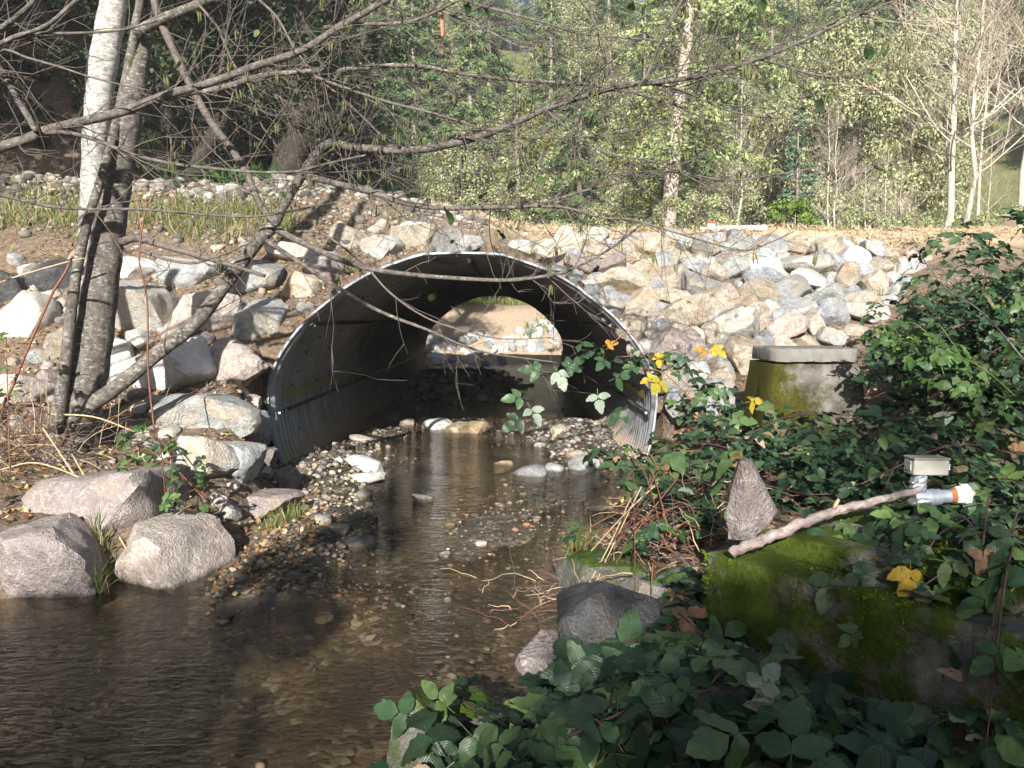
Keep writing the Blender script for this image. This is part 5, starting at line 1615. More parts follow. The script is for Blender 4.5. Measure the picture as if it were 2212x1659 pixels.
bramble('arching bramble spray with yellow leaves hanging in front of the culvert',
        [(1380, 790, 5.9, 60, 50, 0.15), (1290, 770, 5.9, 60, 40, 0.15), (1470, 800, 5.9, 70, 60, 0.2), (1530, 850, 5.8, 90, 40, 0.25)],
        60, 0.075, [('bramble', 0.75), ('bramble_light', 0.2), ('bramble_pale', 0.05)], canes=6, canemat='cane_red', shell=(0.2, 1.0),
        explicit=[(1425, 822, 5.7, 'yellow', 34, 4.6), (1410, 815, 5.7, 'yellow', 22, 3.6), (1312, 745, 5.8, 'yellow', 20, 0.4), (1545, 752, 5.9, 'yellow', 24, 5.0), (1425, 770, 5.8, 'yellow', 24, 4.6), (1520, 760, 5.9, 'yellow', 22, 3.2), (1620, 870, 5.7, 'yellow', 26, 0.4), (1125, 860, 5.8, 'bramble', 34, 3.4), (1150, 880, 5.8, 'bramble_pale', 34, 5.2), (1120, 905, 5.8, 'bramble', 38, 4.4), (1165, 800, 5.8, 'bramble', 36, 3.0), (1205, 808, 5.8, 'bramble_pale', 34, 4.9), (1230, 790, 5.8, 'bramble', 34, 1.0), (1290, 850, 5.8, 'bramble_pale', 34, 4.5), (1345, 890, 5.8, 'bramble', 34, 4.0), (1330, 820, 5.8, 'bramble', 30, 0.6)])
bramble('sunlit young bramble growing over the dark boulders on the far bank',
        [(320, 960, 6.6, 60, 40, 0.25), (385, 1020, 6.1, 60, 60, 0.25), (400, 1080, 5.8, 50, 50, 0.2), (300, 1010, 6.2, 40, 20, 0.2)],
        70, 0.068, [('bramble_light', 0.7), ('bramble', 0.3)], canes=8, canemat='cane_red')
bramble('small bramble leaves at the frame edge beside the dry stalks',
        [(20, 770, 6.2, 30, 60, 0.2), (30, 860, 6.2, 40, 40, 0.2), (20, 1060, 5.8, 50, 50, 0.2)],
        26, 0.055, [('bramble_light', 0.7), ('bramble', 0.3)], canes=4, canemat='cane_red')
bramble('sparse bramble shoots trailing over the water edge below the cane heap',
        [(1340, 1000, 5.2, 60, 40, 0.2), (1400, 1060, 5.0, 60, 50, 0.2), (1420, 1180, 4.5, 60, 60, 0.2), (1248, 1200, 4.8, 14, 80, 0.05), (1400, 1280, 4.0, 50, 40, 0.15)],
        60, 0.075, [('bramble', 0.85), ('bramble_light', 0.1), ('dry_leaf', 0.05)], canes=8, canemat='cane_red')
# pale dried leaves caught in the brambles
DL = ['in the bramble carpet beyond the instrument box', 'just above the pointed stone', 'nearest the water in the broken canes', 'over the broken canes beside the pointed stone', 'hanging behind the pointed stone tip', 'on the face of the concrete block', 'low on the concrete block at the frame edge', 'between the pointed stone and the instrument box', 'hanging over the grey stone at the water edge', 'on the ground below the concrete block']
for k, (px, py, y, sz) in enumerate([(1930, 905, 5.2, 34), (1590, 1010, 4.8, 40), (1390, 990, 5.0, 36), (1450, 1030, 5.0, 34), (1640, 985, 4.9, 36), (1980, 1310, 2.75, 50), (2080, 1470, 2.5, 50), (1820, 1060, 4.3, 36), (1410, 960, 5.2, 30), (2130, 1590, 2.4, 50)]):
    o = inst('dried_leaf', SINGLE['dry_leaf'][k % 4], P(px, py, y), (random.uniform(0.5, 1.6), random.uniform(-.6, .6), random.uniform(0, 6.3)), sz * 1.0 * y / FPX)
    tag(o, 'curled pale dried leaf ' + DL[k], 'leaf', 'dried leaves in the brambles')

# ----------------------------------------------------------------- gravel, litter, grass
def scatter_rocks(pts, sizes, flat=0.55, seed=0, sub=1):
    base = []
    for k in range(6):
        V, F = rock_vf(300 + k, sub, 10, 30, 0.05)
        base.append((V, F))
    Vs, Fs, n0 = [], [], 0
    r = np.random.default_rng(seed)
    for k in range(len(pts)):
        V, F = base[k % 6]
        a = r.uniform(0, 6.28); c, s = math.cos(a), math.sin(a)
        W = V * sizes[k] * np.array([1, r.uniform(.6, .95), r.uniform(flat * .7, flat * 1.3)])
        W = np.stack([W[:, 0] * c - W[:, 1] * s, W[:, 0] * s + W[:, 1] * c, W[:, 2]], 1) + pts[k]
        Vs.append(W); Fs.append(F + n0); n0 += len(V)
    return np.vstack(Vs), np.vstack(Fs)

# pebbles on the stream bed and bars
n = 15000
X = rng.uniform(-3.6, 1.6, n); Y = 3.0 + 12 * rng.random(n) ** 1.35
X[:2500] = rng.normal(-1.6, 0.35, 2500); Y[:2500] = rng.uniform(3.9, 7.4, 2500)
Z = ground(X, Y)
ok = (X > xl(Y) - 0.35) & (X < xr(Y) + 0.15) & (Z < 0.2)
dens = fbm(np.stack([X * 1.5, Y * 1.2, 0 * X], 1), 41, 3) + np.where(Z > -0.05, 0.7, 0)
ok &= dens > rng.uniform(-0.4, 0.9, n)
X, Y, Z = X[ok], Y[ok], Z[ok]
sz = np.exp(rng.normal(math.log(0.028), 0.45, len(X)))
V, F = scatter_rocks(np.stack([X, Y, Z + sz * 0.12], 1), sz, 0.5, 1)
tag(obj('stream_pebbles', V, F, M['pebble_wet'], smooth=True), 'brown and grey pebbles covering the shallow stream bed', 'pebbles', kind='stuff')
# dry pale gravel on the bars at the mouth of the culvert
pts, szs = [], []
for (cx_, cy_, sx, sy, n, s0) in [(-2.1, 8.6, 0.42, 0.8, 520, 0.045), (0.95, 11.3, 0.4, 0.9, 420, 0.06), (-1.75, 7.5, 0.15, 0.5, 140, 0.04), (-2.0, 10.6, 0.25, 1.0, 180, 0.045), (-1.3, 21, 0.9, 3.0, 500, 0.11), (1.2, 9.3, 0.3, 0.4, 120, 0.05)]:
    for k in range(n):
        x, y = rng.normal(cx_, sx), rng.normal(cy_, sy)
        if y < 9.5 and x < xl(y) - 0.25: continue
        if y > 9.4 and abs(x - XC) > 2.0: continue
        z = gz(x, y, False)
        if z < -0.04: continue
        s_ = math.exp(rng.normal(math.log(s0), 0.4))
        pts.append((x, y, z + s_ * 0.15)); szs.append(s_)
V, F = scatter_rocks(pts, szs, 0.6, 2)
tag(obj('bar_gravel', V, F, M['pebble_dry'], smooth=True), 'pale dry cobbles on the gravel bars at the culvert mouth', 'gravel', kind='stuff')
# crushed rock berm along the crest on the tree side, and rubble above the culvert
pts, szs = [], []
for k in range(4200):
    x = random.uniform(-10.5, -0.5)
    y = 13.35 + rng.normal(0, 0.35) + (0.5 if x > -3 else 0)
    if random.random() < 0.25: y = random.uniform(11.6, 13.4)
    z = gz(x, y)
    s_ = math.exp(rng.normal(math.log(0.066), 0.5))
    pts.append((x, y, z + s_ * 0.2)); szs.append(s_)
for k in range(700):
    x = random.uniform(-5.5, -2.6); y = random.uniform(6.0, 12)
    s_ = math.exp(rng.normal(math.log(0.045), 0.45))
    pts.append((x, y, gz(x, y) + s_ * 0.1)); szs.append(s_)
for k in range(500):
    x = random.uniform(-3.2, 1.6); y = random.uniform(10.8, 15)
    s_ = math.exp(rng.normal(math.log(0.06), 0.5))
    pts.append((x, y, gz(x, y) + s_ * 0.1)); szs.append(s_)
V, F = scatter_rocks(pts, szs, 0.7, 3)
tag(obj('crushed_rock', V, F, M['pebble_dry'], smooth=False), 'crushed pale rock along the crest of the grassy bank', 'gravel', kind='stuff')

def quads(pts, nn, ln, wd, jit=0.4):
    """little four-sided leaves"""
    n = len(pts)
    nn = nn + rng.normal(0, jit, (n, 3)); nn /= np.linalg.norm(nn, axis=1)[:, None]
    a = np.cross(nn, rng.normal(size=(n, 3))); a /= np.linalg.norm(a, axis=1)[:, None]
    b = np.cross(nn, a)
    L = (ln * rng.uniform(.6, 1.4, n))[:, None] if np.isscalar(ln) else (ln * rng.uniform(.6, 1.4, n))[:, None]
    Wd = L * wd
    up = nn * L * 0.12
    V = np.stack([pts - a * L * .5, pts + b * Wd * .5 - up, pts + a * L * .5, pts - b * Wd * .5 - up], 1).reshape(-1, 3)
    i = np.arange(n) * 4
    F = np.stack([i, i + 1, i + 2, i + 3], 1)
    return V, F

# leaf litter on the banks
n = 9000
X = np.concatenate([rng.uniform(-6.5, -1.4, n), rng.uniform(0.2, 5.5, n // 2), rng.uniform(1.2, 8, 2500)])
Y = np.concatenate([rng.uniform(4.8, 12.8, n), rng.uniform(2.0, 9.5, n // 2), rng.uniform(9.5, 15.5, 2500)])
Z = ground(X, Y, True)
ok = (Z > 0.01) & (fbm(np.stack([X, Y, 0 * X], 1) * 1.3, 51, 3) > -0.25)
X, Y, Z = X[ok], Y[ok], Z[ok]
V, F = quads(np.stack([X, Y, Z + 0.012 + 0.02 * rng.random(len(X))], 1), np.tile([0, -0.2, 1.0], (len(X), 1)), 0.055, 0.6, 0.45)
tag(obj('leaf_litter', V, F, M['litter'], smooth=False), 'brown fallen leaves strewn over both banks', 'leaf litter', kind='stuff')
# straw on the embankment crest
n = 16000
X = rng.uniform(-1.5, 10, n); Y = rng.uniform(12.0, 17.5, n)
Z = ground(X, Y, True)
ok = (Y > 12.2 + 0.22 * np.clip(X, 0, 12)) & (fbm(np.stack([X, Y, 0 * X], 1) * 0.9, 52, 3) > -0.35)
X, Y, Z = X[ok], Y[ok], Z[ok]
V, F = quads(np.stack([X, Y, Z + 0.02 + 0.05 * rng.random(len(X))], 1), np.tile([0, -0.3, 1.0], (len(X), 1)), 0.20, 0.06, 0.6)
tag(obj('straw_mulch', V, F, M['straw'], smooth=False), 'dry straw mulch spread along the road edge above the riprap', 'straw', kind='stuff')

def grass_patch(label, centres, n, h, name='grass_patch', spread=0.25, mat='grass'):
    pts = []
    for (px, py, spx) in centres:
        c = hit(px, py)
        s_ = spx * c.y / FPX
        for k in range(n):
            x, y = c.x + rng.normal(0, s_), c.y + rng.normal(0, s_ * 0.8)
            pts.append((x, y, max(gz(x, y), 0.0)))
    pts = np.array(pts)
    V, F = blades(pts, np.tile([0, 0, 1.0], (len(pts), 1)), h, 0.035, 0.4, 0.7)
    return tag(obj(name, V, F, M[mat], smooth=False), label, 'grass', kind='stuff')
grass_patch('green and straw grass along the bank below the crushed rock', [(60, 450, 60), (140, 470, 60), (30, 480, 40), (200, 480, 40), (330, 470, 40), (500, 480, 50), (550, 470, 40), (460, 500, 40), (400, 470, 40), (600, 500, 30)], 300, 0.23)
grass_patch('bright grass tuft beside the long low boulder', [(610, 1130, 16), (590, 1145, 14), (640, 1120, 12)], 160, 0.10)
grass_patch('small grass tufts at the foot of the stained boulder', [(205, 1250, 14), (225, 1200, 12), (210, 1290, 10)], 60, 0.16)
grass_patch('grass tuft on the mossy mound at the water edge', [(1262, 1190, 12), (1245, 1210, 10)], 160, 0.14)
grass_patch('thin grass between the boulders over the arch', [(860, 470, 20), (1080, 510, 30), (745, 590, 14), (1400, 560, 20), (1560, 590, 20), (1640, 560, 16), (1780, 600, 16), (1500, 640, 14), (1690, 680, 14), (1880, 640, 16), (1330, 620, 12)], 60, 0.16)
# far slope grass seen through the culvert
X = rng.uniform(-4, 5, 5000); Y = rng.uniform(33, 38, 5000); Z = ground(X, Y, True)
ok = (Y > 36.4) | ((X > 0.4) & (Y < 35.5) & (np.abs((Y - 34.0) - (X - 1.2) * 0.9) < 0.7))
V, F = blades(np.stack([X, Y, Z], 1)[ok], np.tile([0, 0, 1.0], (ok.sum(), 1)), 0.3, 0.1, 0.3)
tag(obj('far_grass', V, F, M['grass'], smooth=False), 'green grass on the sunlit slope beyond the culvert', 'grass', kind='stuff')
# yellow maple leaves lying about
def maple_mesh():
    V = [(0, 0, 0)]; n = 15
    for k in range(n):
        a = math.pi * 2 * k / n + math.pi / 2
        r = (1.0 if k % 3 == 0 else 0.42) * (0.8 if 5 <= k <= 10 else 1)
        V.append((r * math.cos(a), r * math.sin(a), 0.12 * math.sin(k * 2.0)))
    F = [(0, 1 + k, 1 + (k + 1) % n) for k in range(n)]
    return V, F
V, F = maple_mesh()
mpl = mkmesh('maple_leaf', V, F, False); mpl.materials.append(M['yellow'])
for (px, py, sz, lab) in [(415, 726, 16, 'bright yellow maple leaf lying between boulders below the limb'), (92, 878, 13, 'yellow maple leaf caught in the dry stalks by the trunk'), (110, 425, 26, 'large pale yellow maple leaf lying on the crushed rock'), (405, 960, 10, 'small yellow maple leaf on the litter beside the bramble')]:
    p = hit(px, py)
    o = inst('maple_leaf', mpl, p + Vector((0, -0.03, 0.03)), (0.5, 0.1, random.uniform(0, 6)), sz * p.y / FPX)
    tag(o, lab, 'leaf')

# ----------------------------------------------------------------- trees behind the embankment
def crown_clumps(seed, R, H, nclump, nleaf, leaf, squash=0.75, z0=0.25, droop=0.0, hollow=0.55):
    """broad crown: leaf-sized faces gathered in uneven clumps"""
    r = np.random.default_rng(seed)
    P_, N_ = [], []
    for k in range(nclump):
        v = r.normal(size=3); v /= np.linalg.norm(v)
        rad = hollow + (1 - hollow) * r.random() ** 0.6
        c = v * np.array([R, R, H * (1 - z0) / 2]) * rad
        c[2] += H * (z0 + (1 - z0) / 2)
        tp = 1.0 - 0.35 * max(0, (c[2] / H - 0.6)) * 2
        c[0] *= tp; c[1] *= tp
        cr = R * r.uniform(0.16, 0.34)
        m = int(nleaf / nclump * (0.6 + r.random() * 0.8))
        d = r.normal(size=(m, 3)); d /= np.linalg.norm(d, axis=1)[:, None]
        q = d * (cr * (0.35 + 0.75 * r.random(m)))[:, None] * np.array([1, 1, squash])
        P_.append(c + q); N_.append(d + np.array([0, 0, 0.5]))
    return quads(np.vstack(P_), np.vstack(N_), leaf, 0.55, 0.5)

def crown_conifer(seed, R, H, nbranch, per, leaf, z0=0.12, droop=0.35, gap=0.0):
    r = np.random.default_rng(seed)
    P_, N_, D_ = [], [], []
    sticks = []
    for k in range(nbranch):
        h = z0 + (1 - z0) * (k + r.random()) / nbranch
        L = R * (1 - h) ** 0.75 * r.uniform(0.55, 1.1) + 0.08 * R
        if r.random() < gap: continue
        a = r.uniform(0, 6.283)
        m = max(6, int(per * (L / R + 0.15)))
        t = np.sqrt(r.random(m)) * 0.95 + 0.05
        lat = r.normal(0, 0.16, m) * L * (1.1 - t * 0.7)
        x = L * t
        z = H * h - droop * L * t ** 1.6 + 0.25 * L * t + r.normal(0, 0.03, m) * L - np.abs(lat) * 0.35
        ca, sa = math.cos(a), math.sin(a)
        P_.append(np.stack([x * ca - lat * sa, x * sa + lat * ca, z], 1))
        N_.append(np.tile([0.5 * ca, 0.5 * sa, 0.6], (m, 1)))
        sticks.append((h * H, L, a, droop))
    V, F = quads(np.vstack(P_), np.vstack(N_), leaf, 0.34, 0.6)
    return V, F, sticks

def trunk_vf(H, r0, r1, lean=(0, 0), seed=0, limbs=0, R=2.0, sides=8, zl=0.3):
    r = np.random.default_rng(seed)
    mb = MB()
    zz = np.linspace(-0.6, H, 9)
    pts = [(lean[0] * (z / H) ** 1.2 * H if z > 0 else 0, lean[1] * max(0, z) , z) for z in zz]
    pts = [(x + r.normal(0, 0.02 * H * 0.15), y, z) for x, y, z in pts]
    mb.tube(pts, np.linspace(r0, r1, 9), sides)
    for k in range(limbs):
        h = r.uniform(zl, 0.92) * H
        a = r.uniform(0, 6.283); L = R * r.uniform(.5, .95) * (1.1 - h / H)
        i = h / H
        x0 = np.interp(h, zz, [p[0] for p in pts]); y0 = np.interp(h, zz, [p[1] for p in pts])
        p = [(x0, y0, h)]
        up = r.uniform(0.2, 0.9)
        for t in (0.35, 0.7, 1.0):
            p.append((x0 + L * t * math.cos(a) + r.normal(0, .05) * L, y0 + L * t * math.sin(a) + r.normal(0, .05) * L, h + L * t * up * 0.7))
        mb.tube(p, np.linspace((r0 * (1 - i) + r1 * i) * 0.55, 0.012, 4), 5, False)
    return np.vstack(mb.V), mb.F

def bare_tree(seed, H, spread, levels=5, r0=0.11, lean=0.05, sides=5, trunk_frac=0.42, nb=(2, 3)):
    r = random.Random(seed); rn = np.random.default_rng(seed)
    tm, wm_ = MB(), MB()
    def rec(p, d, L, rad, lev):
        n = 4
        pts = [np.array(p)]
        q = np.array(p)
        for k in range(n):
            d = d + rn.normal(0, 0.09, 3) + np.array([0, 0, 0.05])
            d = d / np.linalg.norm(d)
            q = q + d * L / n
            pts.append(q.copy())
        (tm if lev >= levels - 2 else wm_).tube(pts, np.linspace(rad, rad * 0.68, n + 1), sides if lev >= levels - 2 else 3, False)
        if lev == 0: return
        for k in range(r.randint(*nb) + (1 if lev < levels - 1 else 0)):
            a = rn.normal(size=3); a -= d * a.dot(d); a /= np.linalg.norm(a) + 1e-9
            nd = d * r.uniform(.55, 1.0) + a * r.uniform(.35, .8) * spread
            i = r.choice((2, 3, 4, 4))
            rec(pts[i], nd / np.linalg.norm(nd), L * r.uniform(.5, .78), rad * r.uniform(.42, .62), lev - 1)
    # leader
    p = np.array([0, 0, -0.6]); d = np.array([lean, 0, 1.0])
    zs = np.linspace(-0.6, H * 0.95, 10)
    pts = [np.array([lean * max(z, 0) + rn.normal(0, 0.006 * H), rn.normal(0, 0.006 * H), z]) for z in zs]
    tm.tube(pts, np.linspace(r0, r0 * 0.12, 10), 8)
    for k in range(int(26 * H / 8)):
        h = r.uniform(trunk_frac * 0.6, 0.95) * H
        base = np.array([np.interp(h, zs, [q[j] for q in pts]) for j in range(3)])
        a = r.uniform(0, 6.283)
        nd = np.array([math.cos(a), math.sin(a), r.uniform(.4, 1.1)])
        rec(base, nd / np.linalg.norm(nd), H * 0.20 * r.uniform(.6, 1.2) * (1.2 - h / H), r0 * 0.26 * (1.15 - h / H), levels - 2)
    return (np.vstack(tm.V), tm.F), (np.vstack(wm_.V), wm_.F)

PROTO = {}
def proto(key, parts):
    PROTO[key] = []
    for (nm, V, F, m, smooth) in parts:
        me = mkmesh(nm, V, F, smooth); me.materials.append(M[m])
        PROTO[key].append((nm, me))
for k in range(3):
    V, F, st = crown_conifer(10 + k, 3.2, 14, 150, 220, 0.21, 0.10, 0.5)
    T = trunk_vf(14, 0.28, 0.04, (0.01, 0), k)
    proto(f'fir{k}', [('trunk', T[0], T[1], 'fir_bark', True), ('crown', V, F, ('fir', 'fir_deep', 'fir_mid')[k], False)])
for k in range(3):
    V, F = crown_clumps(20 + k, 3.4, 9.5, 90, 30000, 0.155, 0.7, 0.12)
    T = trunk_vf(8, 0.2, 0.05, (0.02, 0), 20 + k, 9, 3.2)
    proto(f'bay{k}', [('trunk', T[0], T[1], 'fir_bark', True), ('crown', V, F, 'bay', False)])
V, F = crown_clumps(31, 3.0, 7.5, 70, 22000, 0.14, 0.7, 0.1); T = trunk_vf(6.5, 0.16, 0.04, (0.03, 0), 31, 8, 2.8)
proto('yellow', [('trunk', T[0], T[1], 'fir_bark', True), ('crown', V, F, 'bay_yellow', False)])
for k in range(2):
    V, F = crown_clumps(41 + k, 4.2, 11, 90, 26000, 0.18, 0.7, 0.22); T = trunk_vf(10, 0.3, 0.06, (0.05, 0), 41 + k, 16, 4.2)
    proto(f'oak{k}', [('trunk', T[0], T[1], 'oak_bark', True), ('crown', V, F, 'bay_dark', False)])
V, F = crown_clumps(51, 1.1, 1.8, 30, 8000, 0.065, 0.8, 0.05); T = trunk_vf(1.2, 0.04, 0.01, (0, 0), 51, 6, 0.9)
proto('shrub', [('stem', T[0], T[1], 'fir_bark', True), ('foliage', V, F, 'bay', False)])
for k in range(3):
    (a, b_), (c, d) = bare_tree(60 + k, 11, 1.0, 5, 0.115, 0.02 * (k - 1))
    proto(f'bare{k}', [('trunk', a, b_, 'white_bark', True), ('twigs', c, d, 'bare_twig', False)])

def tree(key, loc, scale, label, group, name=None, rotz=None, cat='tree', dz=0.0):
    nm = name or {'spa': 'thin_tree', 'fir': 'fir_tree', 'bay': 'bay_tree', 'oak': 'oak_tree', 'yel': 'maple_tree', 'bar': 'alder_tree', 'shr': 'shrub'}[key[:3]]
    z = gz(loc[0], loc[1]) - 0.1 + dz
    o = thing(nm, label, cat, (loc[0], loc[1], z), group)
    o.rotation_euler = (0, 0, random.uniform(0, 6.283) if rotz is None else rotz)
    o.scale = scale if hasattr(scale, '__len__') else (scale,) * 3
    for pn, me in PROTO[key]:
        c = bpy.data.objects.new(pn, me); COL.objects.link(c); c.parent = o
        if pn == 'twigs': c['kind'] = 'stuff'
    return o
def at(px, y):
    return ((px - CX) / FPX * y, y)
# hand-placed trees along the road, read off the photograph
tree('bare0', at(2030, 27), (1.25, 1.25, 1.25), 'tall leafless white-barked alder, thicker of the pair above the brambles', 'bare alders beyond the road')
tree('bare1', at(2085, 26), (1.0, 1.0, 1.1), 'slim leafless white alder standing beside the thicker one', 'bare alders beyond the road')
tree('bare2', at(2190, 30), (1.3, 1.3, 1.2), 'bare twiggy alder at the frame edge behind the brambles', 'bare alders beyond the road')
tree('bare1', at(1590, 25), (0.42, 0.42, 0.62), 'thin pale dead alder with forked top behind the white pipe', 'bare alders beyond the road')
tree('bare2', at(1955, 29), (0.7, 0.7, 0.7), 'low tangled bare alder left of the white-barked pair', 'bare alders beyond the road')
tree('bay0', at(1835, 30), (0.72, 0.72, 1.0), 'tall grey-green evergreen tree standing between the young fir and the bare alders', 'evergreens beyond the road')
tree('bay1', at(1760, 34), (0.8, 0.8, 1.05), 'olive-green evergreen tree behind the young blue-green fir', 'evergreens beyond the road')
tree('bay2', at(1920, 34), (0.8, 0.8, 1.0), 'dense evergreen tree behind the bare alder pair', 'evergreens beyond the road')
PROTO['young'] = []
V, F, st = crown_conifer(71, 0.75, 3.2, 60, 60, 0.12, 0.02, 0.2); T = trunk_vf(3.1, 0.05, 0.01, (0, 0), 5)
proto('young', [('trunk', T[0], T[1], 'fir_bark', True), ('crown', V, F, 'fir_blue', False)])
tree('young', at(1712, 22.6), 1.15, 'young blue-green fir behind the bright green bush', None, 'young_fir', dz=0.5)
V, F = crown_clumps(72, 0.85, 1.9, 30, 5000, 0.10, 0.8, 0.05); T = trunk_vf(1.3, 0.04, 0.01, (0, 0), 52, 6, 0.7)
proto('bright', [('stem', T[0], T[1], 'white_bark', True), ('foliage', V, F, 'fir_bright', False)])
tree('bright', at(1710, 21.9), 0.85, 'bright green bush in front of the young fir', None, 'green_bush', cat='bush')
V, F = crown_clumps(73, 0.7, 1.1, 20, 3000, 0.08, 0.8, 0.02); T = trunk_vf(0.8, 0.03, 0.01, (0, 0), 53, 4, 0.5)
proto('spruce_low', [('stem', T[0], T[1], 'fir_bark', True), ('foliage', V, F, 'fir_blue', False)])
tree('spruce_low', at(2025, 23), 1.0, 'low blue-green bush at the foot of the white-barked alders', None, 'low_bush', cat='bush')
# leaning pale fir trunk
V, F, st = crown_conifer(75, 4.2, 16, 90, 240, 0.22, 0.27, 0.6, 0.15); T = trunk_vf(16, 0.29, 0.05, (0.10, 0), 76)
V = V + np.stack([0.10 * np.clip(V[:, 2], 0, 16), 0 * V[:, 0], 0 * V[:, 0]], 1)
proto('lean', [('trunk', T[0], T[1], 'lean_bark', True), ('crown', V, F, 'fir', False)])
tree('lean', at(1425, 26), 1.0, 'big fir with a thick pale leaning trunk at the road edge', None, 'leaning_fir', rotz=0.0)
# young white stems between
for k, (px, y, s_) in enumerate([(1780, 24, .45), (1795, 25, .5), (1860, 24, .3), (1900, 25, .38), (1935, 24, .3), (1355, 27, .35), (1300, 27, .3), (1580, 26, .5), (2120, 25, .4)]):
    tree(f'bare{k % 3}', at(px, y), (s_ * 0.8, s_ * 0.8, s_), f'slender bare white sapling, {ORD[8 - sorted([1780, 1795, 1860, 1900, 1935, 1355, 1300, 1580, 2120], reverse=True).index(px)]} from the culvert along the far road edge', 'bare saplings along the road edge')
for k, (px, y, s_) in enumerate([(1480, 22, 1.0), (1530, 23, .9), (1630, 25, .8), (1850, 23, .9), (1960, 23.5, .9), (1330, 24, .9), (1220, 24, .9), (2160, 24, 1.1), (1400, 23, .7)]):
    tree('shrub', at(px, y), s_, f'grey-green shrub, {ORD[sorted([1480, 1530, 1630, 1850, 1960, 1330, 1220, 2160, 1400]).index(px)]} from the culvert along the far road edge', 'shrubs along the road edge', cat='shrub')
# leaning dark oak and the dark evergreens on the shaded side
mb = MB()
mb.tube([P(600, 440, 19) + Vector((0, 0, -0.8)), P(625, 340, 19), P(655, 270, 19), P(690, 180, 19), P(700, 110, 19), P(730, 20, 19), P(760, -90, 19)], [0.46, 0.36, 0.32, 0.28, 0.24, 0.2, 0.14], 12)
OK_ = thing('leaning_oak', 'leaning black-trunked oak standing at the dark edge of the shaded woods', 'tree', P(600, 440, 19))
obj('trunk', np.vstack(mb.V), mb.F, M['oak_bark'], OK_)
for pts, w0, w1 in [([(410, 400), (440, 330), (480, 260), (520, 190), (590, 130), (640, 60)], 0.2, 0.08), ([(655, 270), (610, 200), (600, 120), (560, 40)], 0.16, 0.06), ([(690, 180), (760, 140), (820, 60)], 0.14, 0.05), ([(480, 260), (430, 210), (400, 150), (330, 100)], 0.12, 0.04), ([(700, 120), (660, 60), (640, -20)], 0.12, 0.06)]:
    p3 = [P(a, b_, 18.6) for a, b_ in pts]
    path, rad = smooth_path(p3, np.linspace(w0, w1, len(p3)), 4)
    V, F = tube(path, rad, 7); obj('limb', V, F, M['oak_bark'], OK_)
V, F = crown_clumps(81, 3.4, 6.0, 60, 20000, 0.13, 0.6, 0.1)
V = V + np.array(P(560, 150, 19)) - np.array([0, 0, 2.0])
obj('crown', V, F, M['bay_dark'], OK_, smooth=False)
OAKL = ['behind the pale alder trunk', 'behind the slim stem of the near alder', 'high above the cut bank', 'behind the leaning black trunk', 'back row above the crushed rock', 'at the edge of the cut bank', 'tallest, deep in the wood', 'low one next to the leaning black trunk']
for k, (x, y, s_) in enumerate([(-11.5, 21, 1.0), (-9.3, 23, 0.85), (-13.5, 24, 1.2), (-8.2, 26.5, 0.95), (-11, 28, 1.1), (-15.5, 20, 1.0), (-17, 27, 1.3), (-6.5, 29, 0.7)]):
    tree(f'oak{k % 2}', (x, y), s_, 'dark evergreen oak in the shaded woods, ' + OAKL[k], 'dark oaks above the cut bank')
for k, (px, py) in enumerate([(430, 400), (480, 420), (520, 400), (380, 410), (300, 380), (560, 430)]):
    p = hit(px, py - 10, 14.5)
    o = thing('fern_clump', f'green fern clump at the foot of the shaded bank, {ORD[[300, 380, 430, 480, 520, 560].index(px)]} out from the trunk', 'fern', p, 'ferns below the shaded bank')
    pts = np.repeat(np.array(p)[None], 160, 0) + rng.normal(0, 0.35, (160, 3)) * np.array([1, 1, 0.1])
    V, F = blades(pts, np.tile([0, -0.2, 0.6], (len(pts), 1)), 0.34, 0.12, 0.8)
    obj('fronds', V, F, M['fern'], o, smooth=False)['kind'] = 'stuff'
# undergrowth on the cut bank
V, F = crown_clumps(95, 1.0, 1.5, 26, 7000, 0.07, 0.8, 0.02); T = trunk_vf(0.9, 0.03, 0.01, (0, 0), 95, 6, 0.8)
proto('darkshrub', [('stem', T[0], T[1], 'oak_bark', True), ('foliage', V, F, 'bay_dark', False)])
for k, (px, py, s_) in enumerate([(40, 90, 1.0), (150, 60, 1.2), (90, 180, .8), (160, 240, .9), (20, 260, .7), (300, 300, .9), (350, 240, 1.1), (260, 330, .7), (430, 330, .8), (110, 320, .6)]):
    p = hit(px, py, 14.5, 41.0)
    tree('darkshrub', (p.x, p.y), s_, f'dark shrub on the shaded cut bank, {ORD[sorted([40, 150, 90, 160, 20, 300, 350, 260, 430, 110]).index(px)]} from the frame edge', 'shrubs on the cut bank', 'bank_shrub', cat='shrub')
# hillside wood
spots = []
hr = random.Random(5)
tries = 0
while len(spots) < 190 and tries < 9000:
    tries += 1
    y = hr.uniform(39, 92); x = hr.uniform(-0.75 * y, 0.75 * y)
    if any((x - a) ** 2 + (y - b_) ** 2 < 2.6 ** 2 for a, b_ in spots): continue
    spots.append((x, y))
ANCH = [('the pale trunk of the near alder', 240), ('the limb fork of the near alder', 590), ('the culvert arch', 1000), ('the lone stone past the arch', 1200), ('the big leaning fir', 1430), ('the white pipe', 1590), ('the young blue-green fir', 1712), ('the grey-green evergreen', 1835), ('the white-barked alder pair', 2055)]
hillt = []
for (x, y) in spots:
    u = hr.random()
    key = f'fir{hr.randrange(3)}' if u < 0.62 else (f'bay{hr.randrange(3)}' if u < 0.86 else ('yellow' if u < 0.95 else f'bare{hr.randrange(3)}'))
    hillt.append((x, y, key, hr.uniform(.65, 1.05)))
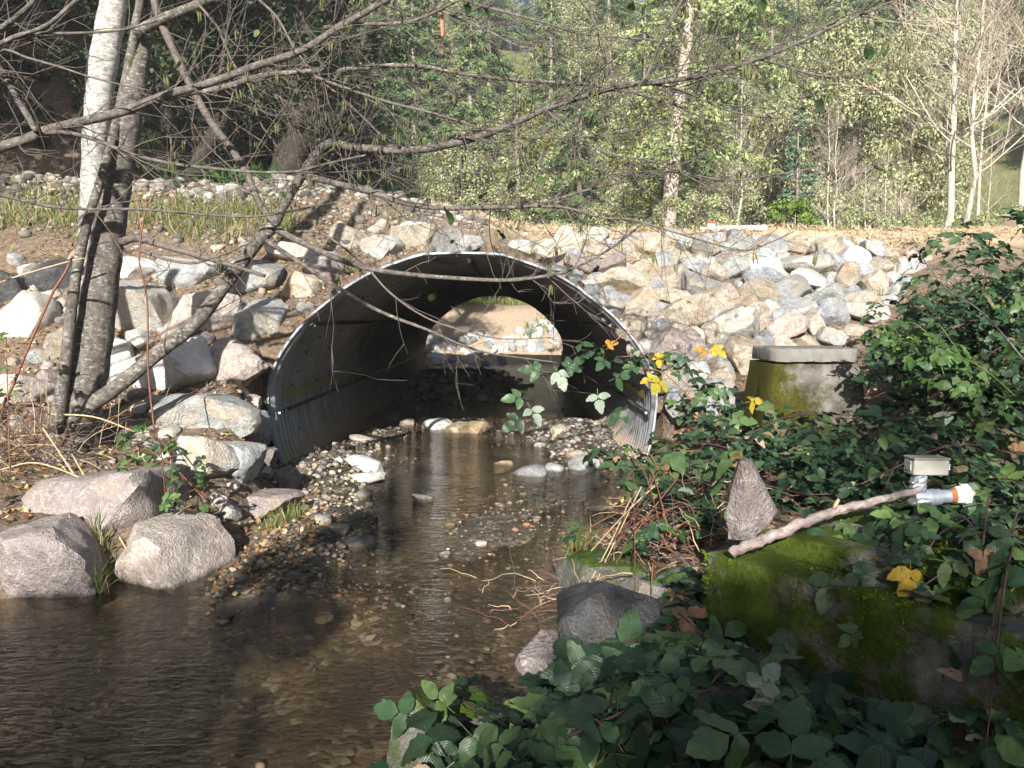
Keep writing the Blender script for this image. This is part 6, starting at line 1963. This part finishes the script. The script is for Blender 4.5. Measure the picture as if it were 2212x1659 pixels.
for (px, y, key, s_) in [(830, 36, 'yellow', 0.75), (760, 40, 'yellow', 0.9), (1250, 36, 'fir1', 0.75), (1120, 40, 'fir0', 0.8), (980, 37, 'bay0', 0.75), (1480, 38, 'fir2', 0.8), (1560, 40, 'fir0', 0.9), (1650, 36, 'bay2', 0.7), (1040, 42, 'bay1', 0.9), (1330, 34, 'bay1', 0.6), (900, 44, 'fir1', 1.0), (680, 38, 'bay0', 0.8)]:
    hillt.append(at(px, y) + (key, s_))
KIND = {'fir': ('green conifer', 'conifers on the hillside'), 'bay': ('olive broadleaf evergreen', 'evergreens on the hillside'), 'yel': ('yellow-green tree', 'yellow-green trees on the hillside'), 'bar': ('bare pale tree', 'bare trees on the hillside')}
tally = {}
for (x, y, key, s_) in sorted(hillt, key=lambda t: t[1]):
    px = CX + FPX * x / y
    if px < -150 or px > 2360: continue
    an = min(ANCH, key=lambda q: abs(q[1] - px))[0]
    kd, gr = KIND[key[:3]]
    i = tally.get((kd, an), 0); tally[(kd, an)] = i + 1
    tree(key, (x, y), s_, f'{kd}, {ORD[i]} up the hillside behind {an}', gr)
mb = MB(); mb.tube([P(952, 165, 45), P(955, 90, 45), P(953, 20, 45)], [0.16, 0.14, 0.11], 8)
tag(obj('dead_trunk', np.vstack(mb.V), mb.F, plain('rusty_bark', (0.36, 0.15, 0.09), 0.9), origin=P(952, 165, 45)), 'rust-red bare trunk standing among the hillside trees', 'tree trunk')

V, F = crown_clumps(91, 4.2, 11, 44, 2300, 0.22, 0.7, 0.15); T = trunk_vf(10, 0.22, 0.05, (0.03, 0), 91, 16, 4.0)
proto('sparse', [('trunk', T[0], T[1], 'fir_bark', True), ('crown', V, F, 'bay', False)])
# ----------------------------------------------------------------- trees behind the camera that shade the near bank
for k, (x, y, key, s_, lab) in enumerate([
        (0.6, -6.5, 'oak0', 0.395, 'dark oak standing behind the viewpoint, shading the near brambles'),
        (1.6, -8.5, 'sparse', 0.62, 'thin-crowned tree behind the viewpoint, dappling the concrete block'),
        (5.0, -7.0, 'sparse', 0.60, 'second thin-crowned tree behind the viewpoint, dappling the brambles'),
        (-3.7, -6.0, 'oak1', 0.455, 'low dark oak behind the viewpoint, shading the pool'),
        (-7.0, -6.5, 'oak0', 0.46, 'second low oak behind the viewpoint, beside the pool'),
        (7.4, -5.0, 'bay0', 0.55, 'evergreen behind the viewpoint, shading the tall bramble thicket'),
        (-2.35, -3.0, 'fir1', (0.26, 0.26, 0.50), 'narrow fir behind the viewpoint, throwing a shadow streak along the stream'),
        (-14.5, 6, 'oak0', 1.25, 'big dark oak outside the picture, shading the cut bank'),
        (-18, 11, 'oak1', 1.5, 'spreading dark oak outside the picture, shading the wooded spur'),
        (-13.5, 12.5, 'oak1', 0.9, 'dark oak outside the picture at the top of the grassy bank'),
        (-1.2, -9.5, 'bare1', 0.75, 'leafless alder behind the viewpoint, dappling the stream')]):
    tree(key, (x, y), s_, lab, 'shade trees outside the picture')

# ----------------------------------------------------------------- haze volume added over the valley to imitate pale lens veil
s = NM('added_veil_haze')
s.t.nodes.remove(s.b)
pv = s.n('VolumePrincipled')
pv.inputs['Color'].default_value = (0.95, 0.97, 1.0, 1)
pv.inputs['Density'].default_value = 0.0011
pv.inputs['Anisotropy'].default_value = 0.0
s.l(pv.outputs[0], s.out.inputs['Volume'])
V, F = boxvf((0, 70, 28), (320, 280, 64))
tag(obj('haze', V, F, s.m, smooth=False), 'thin pale haze filling the valley', 'haze', kind='stuff')
